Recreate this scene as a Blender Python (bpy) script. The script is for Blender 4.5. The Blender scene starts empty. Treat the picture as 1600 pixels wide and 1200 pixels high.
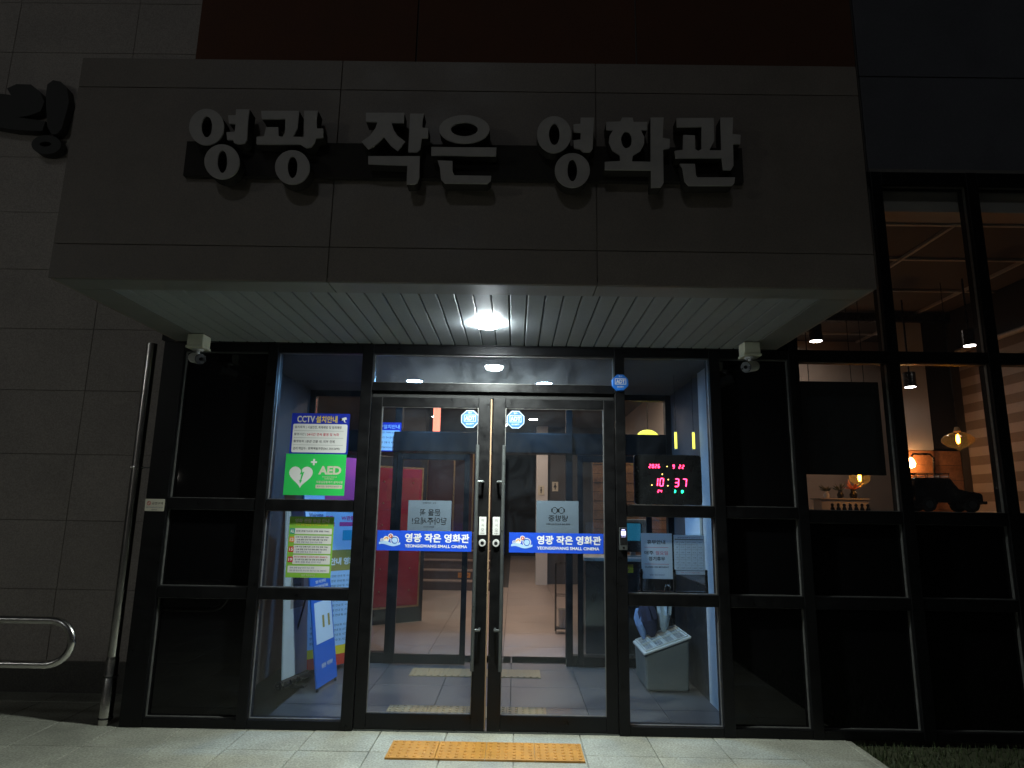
import bpy, math, random
from mathutils import Vector, Matrix

random.seed(7)
scene = bpy.context.scene
COL = scene.collection
R = math.radians

# ------------------------------------------------------------------ camera
CAM_D, CAM_H = 4.9, 1.5376
FPX, PITCH, ROLL, YAW = 1009.38, 0.190619, 0.016234, -0.006799
fwd = Vector((math.sin(YAW) * math.cos(PITCH), math.cos(YAW) * math.cos(PITCH), math.sin(PITCH)))
rgt = Vector((math.cos(YAW), -math.sin(YAW), 0))
upv = rgt.cross(fwd)
r2 = math.cos(ROLL) * rgt + math.sin(ROLL) * upv
u2 = -math.sin(ROLL) * rgt + math.cos(ROLL) * upv
cam_data = bpy.data.cameras.new('camera')
cam_data.sensor_width = 36
cam_data.lens = 36 * FPX / 1600
cam_data.clip_start = 0.05
cam_data.clip_end = 2000
cam = bpy.data.objects.new('camera', cam_data)
COL.objects.link(cam)
m3 = Matrix((r2, u2, -fwd)).transposed()
cam.matrix_world = Matrix.Translation((0, -CAM_D, CAM_H)) @ m3.to_4x4()
scene.camera = cam

# ------------------------------------------------------------------ night sky and dim street light
SUN_EL, SUN_AZ = R(33), R(192)          # light from behind the camera
world = bpy.data.worlds.new('World')
scene.world = world
world.use_nodes = True
wn = world.node_tree.nodes
sky = wn.new('ShaderNodeTexSky')
sky.sky_type = 'NISHITA'
sky.sun_disc = False
sky.sun_elevation = SUN_EL
sky.sun_rotation = SUN_AZ
wn['Background'].inputs[1].default_value = 0.0012
hs = wn.new('ShaderNodeHueSaturation')      # clouded night sky: little colour
hs.inputs['Saturation'].default_value = 0.35
world.node_tree.links.new(sky.outputs[0], hs.inputs['Color'])
world.node_tree.links.new(hs.outputs[0], wn['Background'].inputs[0])
sd = bpy.data.lights.new('sun', 'SUN')
sd.energy = 0.060
sd.angle = R(2.0)
sd.color = (0.92, 0.97, 1.0)
sun = bpy.data.objects.new('sun', sd)
COL.objects.link(sun)
sdir = Vector((math.sin(SUN_AZ) * math.cos(SUN_EL), math.cos(SUN_AZ) * math.cos(SUN_EL), math.sin(SUN_EL)))
sun.rotation_euler = sdir.to_track_quat('Z', 'Y').to_euler()
sun.location = (0, -20, 20)
vs = scene.view_settings
vs.view_transform = 'Standard'
vs.look = 'None'
vs.gamma = 1
vs.exposure = 0
vs.use_curve_mapping = False
scene.render.engine = 'CYCLES'
scene.cycles.use_denoising = True
scene.cycles.max_bounces = 10
scene.cycles.transparent_max_bounces = 24
scene.cycles.sample_clamp_indirect = 6.0
scene.cycles.caustics_reflective = False
scene.cycles.caustics_refractive = False

# ------------------------------------------------------------------ materials
MATS = {}

def new_mat(name):
    m = bpy.data.materials.new(name)
    m.use_nodes = True
    MATS[name] = m
    nt = m.node_tree
    return m, nt, nt.nodes['Principled BSDF']

def texcoord(nt, scale, kind='Object'):
    tc = nt.nodes.new('ShaderNodeNewGeometry') if kind == 'World' else nt.nodes.new('ShaderNodeTexCoord')
    n = nt.nodes.new('ShaderNodeTexNoise')
    n.inputs['Scale'].default_value = scale
    n.inputs['Detail'].default_value = 6
    n.inputs['Roughness'].default_value = 0.65
    nt.links.new(tc.outputs['Position' if kind == 'World' else 'Object'], n.inputs['Vector'])
    return n

def mat(name, col, rough=0.6, metal=0.0, var=0.15, scale=20, fine=None, bump=0.0, spec=0.5, rvar=0.1, pervar=0.0):
    """painted, stone or metal surface: base colour with grain, blotches and slightly uneven gloss"""
    m, nt, b = new_mat(name)
    b.inputs['Metallic'].default_value = metal
    b.inputs['Specular IOR Level'].default_value = spec
    n = texcoord(nt, scale, 'World')
    ramp = nt.nodes.new('ShaderNodeMapRange')
    ramp.inputs[1].default_value = 0.3; ramp.inputs[2].default_value = 0.7
    ramp.inputs[3].default_value = 1 - var; ramp.inputs[4].default_value = 1 + var
    nt.links.new(n.outputs[0], ramp.inputs[0])
    mul = nt.nodes.new('ShaderNodeMix'); mul.data_type = 'RGBA'; mul.blend_type = 'MULTIPLY'
    mul.inputs[0].default_value = 1
    mul.inputs[6].default_value = (*col, 1)
    val = ramp.outputs[0]
    if fine:
        n2 = texcoord(nt, fine[0], 'World')
        r3 = nt.nodes.new('ShaderNodeMapRange')
        r3.inputs[1].default_value = 0.3; r3.inputs[2].default_value = 0.7
        r3.inputs[3].default_value = 1 - fine[1]; r3.inputs[4].default_value = 1 + fine[1]
        nt.links.new(n2.outputs[0], r3.inputs[0])
        mm = nt.nodes.new('ShaderNodeMath'); mm.operation = 'MULTIPLY'
        nt.links.new(val, mm.inputs[0]); nt.links.new(r3.outputs[0], mm.inputs[1])
        val = mm.outputs[0]
    if pervar:
        oi = nt.nodes.new('ShaderNodeObjectInfo')
        r5 = nt.nodes.new('ShaderNodeMapRange')
        r5.inputs[3].default_value = 1 - pervar; r5.inputs[4].default_value = 1 + pervar
        nt.links.new(oi.outputs['Random'], r5.inputs[0])
        m5 = nt.nodes.new('ShaderNodeMath'); m5.operation = 'MULTIPLY'
        nt.links.new(val, m5.inputs[0]); nt.links.new(r5.outputs[0], m5.inputs[1])
        val = m5.outputs[0]
    nt.links.new(val, mul.inputs[7])
    nt.links.new(mul.outputs[2], b.inputs['Base Color'])
    rr = nt.nodes.new('ShaderNodeMapRange')
    rr.inputs[1].default_value = 0.3; rr.inputs[2].default_value = 0.7
    rr.inputs[3].default_value = max(0.02, rough - rvar); rr.inputs[4].default_value = min(1, rough + rvar)
    nt.links.new(n.outputs[0], rr.inputs[0])
    nt.links.new(rr.outputs[0], b.inputs['Roughness'])
    if bump:
        nb = texcoord(nt, fine[0] if fine else scale * 4, 'World')
        bp = nt.nodes.new('ShaderNodeBump')
        bp.inputs['Strength'].default_value = bump
        bp.inputs['Distance'].default_value = 0.004
        nt.links.new(nb.outputs[0], bp.inputs['Height'])
        nt.links.new(bp.outputs[0], b.inputs['Normal'])
    return m

def emit(name, col, strength):
    m, nt, b = new_mat(name)
    b.inputs['Base Color'].default_value = (*[min(1, c) for c in col], 1)
    b.inputs['Emission Color'].default_value = (*col, 1)
    b.inputs['Emission Strength'].default_value = strength
    return m

def printed(name, col, rough=0.45, transl=0.0):
    m, nt, b = new_mat(name)
    n = texcoord(nt, 9, 'World')
    mx = nt.nodes.new('ShaderNodeMix'); mx.data_type = 'RGBA'
    mx.inputs[6].default_value = (*[c * 0.9 for c in col], 1)
    mx.inputs[7].default_value = (*col, 1)
    nt.links.new(n.outputs[0], mx.inputs[0])
    nt.links.new(mx.outputs[2], b.inputs['Base Color'])
    b.inputs['Roughness'].default_value = rough
    if transl:
        tr = nt.nodes.new('ShaderNodeBsdfTranslucent')
        nt.links.new(mx.outputs[2], tr.inputs[0])
        sh = nt.nodes.new('ShaderNodeMixShader'); sh.inputs[0].default_value = transl
        nt.links.new(b.outputs[0], sh.inputs[1]); nt.links.new(tr.outputs[0], sh.inputs[2])
        nt.links.new(sh.outputs[0], nt.nodes['Material Output'].inputs[0])
    return m

def glass(name, tint=(0.93, 0.96, 0.97), dirt=0.006, base=0.04):
    """clear glazing: see-through, mirror gloss rising at grazing angles, thin film of dust"""
    m, nt, b = new_mat(name)
    nt.nodes.remove(b)
    tr = nt.nodes.new('ShaderNodeBsdfTransparent'); tr.inputs[0].default_value = (*tint, 1)
    gl = nt.nodes.new('ShaderNodeBsdfGlossy'); gl.inputs['Roughness'].default_value = 0.008
    lw = nt.nodes.new('ShaderNodeLayerWeight'); lw.inputs[0].default_value = 0.5
    pw = nt.nodes.new('ShaderNodeMath'); pw.operation = 'POWER'; pw.inputs[1].default_value = 5
    nt.links.new(lw.outputs['Facing'], pw.inputs[0])
    ma = nt.nodes.new('ShaderNodeMath'); ma.operation = 'MULTIPLY_ADD'
    ma.inputs[1].default_value = 1 - base; ma.inputs[2].default_value = base
    nt.links.new(pw.outputs[0], ma.inputs[0])
    m1 = nt.nodes.new('ShaderNodeMixShader')
    nt.links.new(ma.outputs[0], m1.inputs[0])
    nt.links.new(tr.outputs[0], m1.inputs[1]); nt.links.new(gl.outputs[0], m1.inputs[2])
    df = nt.nodes.new('ShaderNodeBsdfDiffuse'); df.inputs[0].default_value = (0.75, 0.8, 0.85, 1)
    tl = nt.nodes.new('ShaderNodeBsdfTranslucent'); tl.inputs[0].default_value = (0.75, 0.8, 0.85, 1)
    ad = nt.nodes.new('ShaderNodeMixShader'); ad.inputs[0].default_value = 0.5
    nt.links.new(df.outputs[0], ad.inputs[1]); nt.links.new(tl.outputs[0], ad.inputs[2])
    n = texcoord(nt, 3.5, 'World')
    n.inputs['Distortion'].default_value = 1.5
    mr = nt.nodes.new('ShaderNodeMapRange')
    mr.inputs[1].default_value = 0.35; mr.inputs[2].default_value = 0.75
    mr.inputs[3].default_value = dirt * 0.35; mr.inputs[4].default_value = dirt * 2.2
    nt.links.new(n.outputs[0], mr.inputs[0])
    m2 = nt.nodes.new('ShaderNodeMixShader')
    nt.links.new(mr.outputs[0], m2.inputs[0])
    nt.links.new(m1.outputs[0], m2.inputs[1]); nt.links.new(ad.outputs[0], m2.inputs[2])
    nt.links.new(m2.outputs[0], nt.nodes['Material Output'].inputs[0])
    return m

mat('wall_stone', (0.40, 0.355, 0.325), 0.75, var=0.12, scale=1.7, fine=(90, 0.28), bump=0.25, pervar=0.05)
mat('plinth_stone', (0.10, 0.095, 0.085), 0.8, var=0.2, scale=5, fine=(80, 0.3), bump=0.2)
mat('fascia_panel', (0.22, 0.186, 0.162), 0.5, var=0.12, scale=2.5, fine=(120, 0.15), pervar=0.06)
mat('brown_cladding', (0.125, 0.056, 0.034), 0.7, spec=0.15, var=0.12, scale=2, fine=(60, 0.12), pervar=0.08)
mat('slate_cladding', (0.11, 0.112, 0.13), 0.55, var=0.12, scale=2, fine=(60, 0.12), pervar=0.08)
mat('joint_dark', (0.02, 0.02, 0.02), 0.9)
mat('fascia_joint', (0.16, 0.137, 0.12), 0.9)
mat('wall_mortar', (0.25, 0.22, 0.20), 0.9)
mat('joint_light', (0.16, 0.15, 0.14), 0.7)
mat('letter_face', (0.44, 0.41, 0.395), 0.55, var=0.12, scale=6)
mat('letter_dark', (0.040, 0.036, 0.034), 0.8, spec=0.1)
mat('brush_letter', (0.035, 0.034, 0.032), 0.55)
mat('soffit_metal', (0.25, 0.268, 0.275), 0.62, spec=0.2, metal=0.0, var=0.08, scale=4, fine=(50, 0.06), pervar=0.05)
mat('soffit_border', (0.17, 0.17, 0.162), 0.5, var=0.08, scale=4)
mat('frame_black', (0.0055, 0.0055, 0.006), 0.38, var=0.2, scale=14, spec=0.22, rvar=0.12)
mat('frame_inner', (0.004, 0.0044, 0.0055), 0.45, spec=0.2, var=0.2, scale=10)
mat('bead_metal', (0.22, 0.22, 0.21), 0.45, metal=0.7, var=0.2, scale=30)
mat('stainless', (0.62, 0.60, 0.57), 0.24, metal=1.0, var=0.06, scale=9, rvar=0.03)
mat('handle_metal', (0.12, 0.13, 0.13), 0.35, metal=0.6, var=0.1)
mat('chrome', (0.75, 0.75, 0.74), 0.18, metal=1.0, var=0.05)
mat('paving', (0.33, 0.332, 0.275), 0.8, var=0.24, scale=2.6, fine=(75, 0.42), bump=0.35, pervar=0.07)
mat('paving_joint', (0.25, 0.247, 0.21), 0.9, var=0.2, scale=30)
mat('asphalt', (0.05, 0.05, 0.05), 0.9, var=0.25, scale=40, bump=0.3)
mat('soil', (0.045, 0.05, 0.022), 0.95, var=0.35, scale=25, bump=0.5)
mat('grass_blade', (0.036, 0.052, 0.016), 0.7, var=0.4, scale=18)
mat('tactile_yellow', (0.49, 0.225, 0.032), 0.5, var=0.14, scale=9, fine=(60, 0.12))
mat('tactile_inside', (0.28, 0.20, 0.10), 0.55, var=0.12, scale=14)
mat('floor_tile', (0.07, 0.07, 0.075), 0.42, rvar=0.04, var=0.10, scale=2.5, fine=(40, 0.08), pervar=0.05)
mat('lobby_tile', (0.36, 0.29, 0.25), 0.45, rvar=0.04, var=0.10, scale=2.2, fine=(40, 0.08), pervar=0.05)
mat('grout', (0.07, 0.065, 0.06), 0.9)
mat('white_wall', (0.62, 0.62, 0.62), 0.7, var=0.06, scale=3)
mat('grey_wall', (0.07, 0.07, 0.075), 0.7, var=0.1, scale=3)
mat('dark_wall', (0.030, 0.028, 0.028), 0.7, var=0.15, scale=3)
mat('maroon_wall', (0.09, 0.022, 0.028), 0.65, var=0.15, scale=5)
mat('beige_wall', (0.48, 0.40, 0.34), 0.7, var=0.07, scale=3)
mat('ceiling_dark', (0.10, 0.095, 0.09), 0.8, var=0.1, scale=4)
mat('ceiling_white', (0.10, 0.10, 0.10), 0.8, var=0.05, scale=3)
mat('ceiling_mesh', (0.12, 0.107, 0.10), 0.8, var=0.25, scale=120)
mat('ceiling_bar', (0.55, 0.51, 0.48), 0.5)
mat('wood', (0.42, 0.19, 0.085), 0.55, var=0.3, scale=7, fine=(45, 0.2), pervar=0.12)
mat('stair_riser', (0.10, 0.07, 0.062), 0.6, var=0.15, scale=8)
mat('stair_tread', (0.34, 0.26, 0.22), 0.5, var=0.1, scale=8)
mat('red_vinyl', (0.33, 0.012, 0.035), 0.42, var=0.12, scale=6, bump=0.1)
mat('gold_trim', (0.5, 0.36, 0.2), 0.35, metal=0.8)
mat('grey_plastic', (0.095, 0.11, 0.11), 0.45, var=0.08, scale=8)
mat('lid_plastic', (0.42, 0.45, 0.44), 0.45, var=0.06, scale=8)
mat('black_plastic', (0.012, 0.012, 0.013), 0.3, var=0.2, scale=20)
mat('black_paint', (0.010, 0.010, 0.011), 0.25, var=0.2, scale=20)
mat('tyre', (0.012, 0.012, 0.012), 0.8)
mat('cream_plastic', (0.60, 0.60, 0.47), 0.5, var=0.1, scale=15)
mat('brush_fibre', (0.30, 0.20, 0.12), 0.9)
mat('white_plastic', (0.6, 0.6, 0.58), 0.4, var=0.05, scale=10)
mat('navy_cloth', (0.02, 0.022, 0.05), 0.8, var=0.3, scale=30)
mat('lightblue_cloth', (0.16, 0.26, 0.48), 0.7, var=0.2, scale=30)
mat('clear_plastic', (0.32, 0.40, 0.46), 0.25, var=0.2, scale=20)
mat('blind_light', (0.34, 0.29, 0.26), 0.8, var=0.06, scale=20)
mat('blind_dark', (0.19, 0.145, 0.115), 0.8, var=0.08, scale=20)
mat('leaf', (0.05, 0.06, 0.025), 0.6, var=0.3, scale=40)
mat('flower', (0.6, 0.16, 0.04), 0.6, var=0.3, scale=50)
mat('counter_black', (0.016, 0.016, 0.017), 0.35, var=0.2, scale=6)
glass('glass_clear')
glass('glass_transom', dirt=0.065)
glass('glass_inner', dirt=0.004)
glass('glass_amber', tint=(0.95, 0.60, 0.16), dirt=0.05, base=0.08)
m, nt, b = new_mat('glass_dark')
b.inputs['Base Color'].default_value = (0.004, 0.004, 0.0045, 1)
b.inputs['Specular IOR Level'].default_value = 0.3
b.inputs['Roughness'].default_value = 0.04
nz = texcoord(nt, 2.0, 'World')
mrr = nt.nodes.new('ShaderNodeMapRange')
mrr.inputs[3].default_value = 0.01; mrr.inputs[4].default_value = 0.035
nt.links.new(nz.outputs[0], mrr.inputs[0]); nt.links.new(mrr.outputs[0], b.inputs['Roughness'])

for nme, c in dict(ink=(0.015, 0.015, 0.018), ink_soft=(0.06, 0.06, 0.065), ink_blue=(0.02, 0.05, 0.20), ink_red=(0.55, 0.03, 0.06),
                   white=(0.78, 0.78, 0.76), sign_blue=(0.012, 0.03, 0.42), band_blue=(0.010, 0.075, 0.62), yellow=(0.85, 0.62, 0.03),
                   green=(0.03, 0.60, 0.11), lime=(0.24, 0.52, 0.06), teal=(0.02, 0.35, 0.24), orange=(0.75, 0.30, 0.05),
                   brick_red=(0.60, 0.06, 0.03), pink=(0.62, 0.06, 0.26), sky_blue=(0.42, 0.62, 0.88), mid_blue=(0.02, 0.13, 0.55),
                   olive=(0.36, 0.29, 0.07), cyan=(0.03, 0.35, 0.55), pale_blue=(0.62, 0.74, 0.86), badge_blue=(0.015, 0.16, 0.62),
                   pale_badge=(0.34, 0.44, 0.58), deep_badge=(0.008, 0.075, 0.33), grey_print=(0.35, 0.36, 0.37), cream=(0.66, 0.62, 0.50)).items():
    printed(nme, c)
printed('paper_back', (0.30, 0.35, 0.41), 0.8, transl=0.5)
printed('paper_white', (0.72, 0.80, 0.86), 0.7, transl=0.7)
mat('satin_steel', (0.72, 0.72, 0.70), 0.35, metal=0.35)

emit('lamp_cool', (0.92, 1.0, 0.93), 2350)
emit('halo_glow', (0.86, 0.96, 1.0), 340)  # glow of the ring added to make a halo on the soffit
emit('lamp_vestibule', (0.22, 0.53, 1.0), 540)
emit('lamp_lobby', (1.0, 0.74, 0.58), 300)
emit('lamp_cafe', (1.0, 0.88, 0.80), 24)
emit('added_wash_glow', (1.0, 0.84, 0.74), 100)  # glow of the hidden lamp added in the cafe
emit('lamp_filament', (1.0, 0.48, 0.12), 70)
emit('lamp_bulb', (1.0, 0.46, 0.16), 60)
emit('led_red', (1.0, 0.03, 0.10), 14)
emit('led_green', (0.02, 0.9, 0.35), 7)
emit('led_amber', (1.0, 0.65, 0.15), 4)
emit('tube_yellow', (0.95, 0.85, 0.10), 2.2)
emit('tube_red', (1.0, 0.22, 0.14), 3.0)
emit('lamp_green', (0.2, 0.95, 0.85), 1.6)
emit('screen_violet', (0.55, 0.55, 1.0), 1.6)
emit('screen_blue', (0.02, 0.22, 0.36), 0.5)
emit('lamp_street', (1.0, 0.95, 0.85), 220)
emit('lamp_ramp', (0.96, 1.0, 0.95), 105)

# ------------------------------------------------------------------ mesh helpers
ORG = {}

class MB:
    def __init__(s):
        s.v = []; s.f = []
    def add(s, vs_, fs):
        o = len(s.v); s.v += [tuple(p) for p in vs_]; s.f += [tuple(i + o for i in f) for f in fs]
        return s
    def box(s, x0, x1, y0, y1, z0, z1):
        return s.add([(x0, y0, z0), (x1, y0, z0), (x1, y1, z0), (x0, y1, z0), (x0, y0, z1), (x1, y0, z1), (x1, y1, z1), (x0, y1, z1)],
                     [(3, 2, 1, 0), (4, 5, 6, 7), (0, 1, 5, 4), (1, 2, 6, 5), (2, 3, 7, 6), (3, 0, 4, 7)])
    def prism(s, poly, y0, y1):
        """polygon in x,z pushed from y0 (front) to y1"""
        area = sum(poly[i][0] * poly[(i + 1) % len(poly)][1] - poly[(i + 1) % len(poly)][0] * poly[i][1] for i in range(len(poly)))
        if area < 0: poly = poly[::-1]
        n = len(poly)
        return s.add([(x, y0, z) for x, z in poly] + [(x, y1, z) for x, z in poly],
                     [tuple(range(n)), tuple(range(2 * n - 1, n - 1, -1))] + [(i + n, (i + 1) % n + n, (i + 1) % n, i) for i in range(n)])
    def flat(s, poly, y):
        area = sum(poly[i][0] * poly[(i + 1) % len(poly)][1] - poly[(i + 1) % len(poly)][0] * poly[i][1] for i in range(len(poly)))
        if area < 0: poly = poly[::-1]
        return s.add([(x, y, z) for x, z in poly], [tuple(range(len(poly)))])
    def rect(s, x0, x1, z0, z1, y):
        return s.flat([(x0, z0), (x1, z0), (x1, z1), (x0, z1)], y)
    def rrect(s, x0, x1, z0, z1, r, y, n=5):
        p = []
        for cx, cz, a in ((x1 - r, z0 + r, -90), (x1 - r, z1 - r, 0), (x0 + r, z1 - r, 90), (x0 + r, z0 + r, 180)):
            for i in range(n + 1):
                t = R(a + 90 * i / n); p.append((cx + r * math.cos(t), cz + r * math.sin(t)))
        return s.flat(p, y)
    def rprism(s, x0, x1, z0, z1, r, y0, y1, n=4):
        p = []
        for cx, cz, a in ((x1 - r, z0 + r, -90), (x1 - r, z1 - r, 0), (x0 + r, z1 - r, 90), (x0 + r, z0 + r, 180)):
            for i in range(n + 1):
                t = R(a + 90 * i / n); p.append((cx + r * math.cos(t), cz + r * math.sin(t)))
        return s.prism(p, y0, y1)
    def disc(s, cx, cz, rx, rz, y, n=24):
        return s.flat([(cx + rx * math.cos(2 * math.pi * i / n), cz + rz * math.sin(2 * math.pi * i / n)) for i in range(n)], y)
    def ring(s, cx, cz, ro, ri, y, n=24, a0=0, a1=360, k=1.0):
        vs_ = []; fs = []
        for i in range(n + 1):
            t = R(a0 + (a1 - a0) * i / n)
            vs_ += [(cx + ro * math.cos(t), y, cz + k * ro * math.sin(t)), (cx + ri * math.cos(t), y, cz + k * ri * math.sin(t))]
        for i in range(n): fs.append((2 * i + 1, 2 * i, 2 * i + 2, 2 * i + 3)[::-1])
        return s.add(vs_, fs)
    def cyl(s, p0, p1, r0, r1=None, n=16, cap=True):
        r1 = r0 if r1 is None else r1
        p0, p1 = Vector(p0), Vector(p1); d = (p1 - p0).normalized()
        a = d.orthogonal().normalized(); b_ = d.cross(a)
        vs_ = []
        for p, r in ((p0, r0), (p1, r1)):
            for i in range(n):
                t = 2 * math.pi * i / n
                vs_.append(p + r * (math.cos(t) * a + math.sin(t) * b_))
        fs = [(i, (i + 1) % n, (i + 1) % n + n, i + n) for i in range(n)]
        if cap: fs += [tuple(range(n - 1, -1, -1)), tuple(range(n, 2 * n))]
        return s.add(vs_, fs)
    def tube(s, pts, r, n=12, closed=False):
        pts = [Vector(p) for p in pts]; k = len(pts); vs_ = []; fs = []
        prev = None
        for i, p in enumerate(pts):
            if closed: d = (pts[(i + 1) % k] - pts[i - 1]).normalized()
            else: d = (pts[min(i + 1, k - 1)] - pts[max(i - 1, 0)]).normalized()
            a = d.orthogonal().normalized() if prev is None else (prev - d * prev.dot(d)).normalized()
            prev = a; b_ = d.cross(a)
            for j in range(n):
                t = 2 * math.pi * j / n
                vs_.append(p + r * (math.cos(t) * a + math.sin(t) * b_))
        for i in range(k if closed else k - 1):
            for j in range(n):
                q = (i + 1) % k
                fs.append((i * n + j, i * n + (j + 1) % n, q * n + (j + 1) % n, q * n + j))
        if not closed: fs += [tuple(range(n - 1, -1, -1)), tuple(range((k - 1) * n, k * n))]
        return s.add(vs_, fs)
    def lathe(s, prof, c=(0, 0, 0), n=24):
        vs_ = []; fs = []
        for r, z in prof:
            for j in range(n):
                t = 2 * math.pi * j / n
                vs_.append((c[0] + r * math.cos(t), c[1] + r * math.sin(t), c[2] + z))
        for i in range(len(prof) - 1):
            for j in range(n):
                fs.append((i * n + j, i * n + (j + 1) % n, (i + 1) * n + (j + 1) % n, (i + 1) * n + j))
        return s.add(vs_, fs)
    def build(s, name, material, parent=None, smooth=False, bevel=0.0, seg=2):
        o = ORG.get(parent.name, (0, 0, 0)) if parent else (0, 0, 0)
        me = bpy.data.meshes.new(name)
        me.from_pydata([(x - o[0], y - o[1], z - o[2]) for x, y, z in s.v], [], s.f)
        me.materials.append(MATS[material]); me.update()
        if smooth:
            me.polygons.foreach_set('use_smooth', [True] * len(me.polygons))
            try: me.set_sharp_from_angle(angle=R(40))
            except Exception: pass
        ob = bpy.data.objects.new(name, me); COL.objects.link(ob)
        if parent: ob.parent = parent; ORG[ob.name] = o
        if bevel:
            md = ob.modifiers.new('edge', 'BEVEL'); md.width = bevel; md.segments = seg; md.limit_method = 'ANGLE'
        return ob

def tag(o, label, cat, group=None, kind=None):
    o['label'] = label; o['category'] = cat
    if group: o['group'] = group
    if kind: o['kind'] = kind
    return o

def thing(name, label, cat, loc=(0, 0, 0), rotz=0.0, group=None, local=False):
    o = bpy.data.objects.new(name, None); COL.objects.link(o)
    o.empty_display_size = 0.1
    o.location = loc; o.rotation_euler = (0, 0, rotz)
    ORG[o.name] = (0, 0, 0) if (local or rotz) else tuple(loc)
    return tag(o, label, cat, group)

def struct(name, mb, material, label=None):
    o = mb.build(name, material); o['kind'] = 'structure'
    return o

def inst(name, me, loc, parent):
    """a piece sharing its mesh; loc in world coordinates of an unrotated parent"""
    o = bpy.data.objects.new(name, me); COL.objects.link(o)
    g = ORG.get(parent.name, (0, 0, 0)); o.parent = parent
    o.location = (loc[0] - g[0], loc[1] - g[1], loc[2] - g[2])
    return o

def mesh_of(mb, name, material):
    me = bpy.data.meshes.new(name); me.from_pydata(mb.v, [], mb.f); me.materials.append(MATS[material]); me.update()
    return me

def bevel_box(x, y, z, b):
    """chamfered block centred in x,y with its top at 0: cheap paving, tile or plank"""
    m_ = MB()
    hx, hy = x / 2, y / 2
    lo = [(-hx, -hy, -z), (hx, -hy, -z), (hx, hy, -z), (-hx, hy, -z)]
    mi = [(-hx, -hy, -b), (hx, -hy, -b), (hx, hy, -b), (-hx, hy, -b)]
    to = [(-hx + b, -hy + b, 0), (hx - b, -hy + b, 0), (hx - b, hy - b, 0), (-hx + b, hy - b, 0)]
    fs = [(8, 9, 10, 11), (3, 2, 1, 0)]
    for i in range(4):
        j = (i + 1) % 4
        fs += [(i, j, j + 4, i + 4), (i + 4, j + 4, j + 8, i + 8)]
    return m_.add(lo + mi + to, fs)

_TC = bpy.data.curves.new('lettering_source', 'FONT')
_TC.resolution_u = 3; _TC.align_x = 'CENTER'; _TC.align_y = 'CENTER'
_TO = bpy.data.objects.new('lettering_source', _TC)

def text_mesh(body, size, bold=0.0):
    _TC.body = body; _TC.size = size; _TC.offset = bold * size
    me = bpy.data.meshes.new_from_object(_TO)
    return me

def text(body, x, z, h, y, material, parent, bold=0.0, w=None, align='c', mirror=False):
    """flat lettering facing the street: cap height fitted to h, optional width w, placed at x,z on plane y"""
    me = text_mesh(body, 1.0, bold)
    xs = [v.co.x for v in me.vertices]; ys = [v.co.y for v in me.vertices]
    if not xs: return None
    x0, x1, y0, y1 = min(xs), max(xs), min(ys), max(ys)
    sz = h / (y1 - y0)
    sx = (w / (x1 - x0)) if w else sz
    wd = sx * (x1 - x0)
    ox = {'c': -wd / 2, 'l': 0, 'r': -wd}[align]
    o = ORG.get(parent.name, (0, 0, 0))
    for v in me.vertices:
        px = (v.co.x - x0) * sx + ox
        if mirror: px = -px
        v.co = Vector((x + px - o[0], y - o[1], z + (v.co.y - (y0 + y1) / 2) * sz - o[2]))
    if mirror: me.flip_normals()
    me.materials.clear(); me.materials.append(MATS[material]); me.name = 'lettering'
    ob = bpy.data.objects.new('lettering', me); COL.objects.link(ob); ob.parent = parent
    return ob

def glyph_mesh(loops, y0, y1):
    """extruded letter from outlines in x,z (holes by even-odd fill)"""
    c = bpy.data.curves.new('g', 'CURVE'); c.dimensions = '2D'; c.fill_mode = 'BOTH'
    c.extrude = (y1 - y0) / 2; c.bevel_depth = 0.0
    for lp in loops:
        sp = c.splines.new('POLY'); sp.points.add(len(lp) - 1); sp.use_cyclic_u = True
        for p, (x, z) in zip(sp.points, lp): p.co = (x, z, 0, 1)
    o = bpy.data.objects.new('g', c)
    me = bpy.data.meshes.new_from_object(o)
    bpy.data.objects.remove(o); bpy.data.curves.remove(c)
    for v in me.vertices: v.co = Vector((v.co.x, (y0 + y1) / 2 - v.co.z, v.co.y))
    return me

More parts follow.
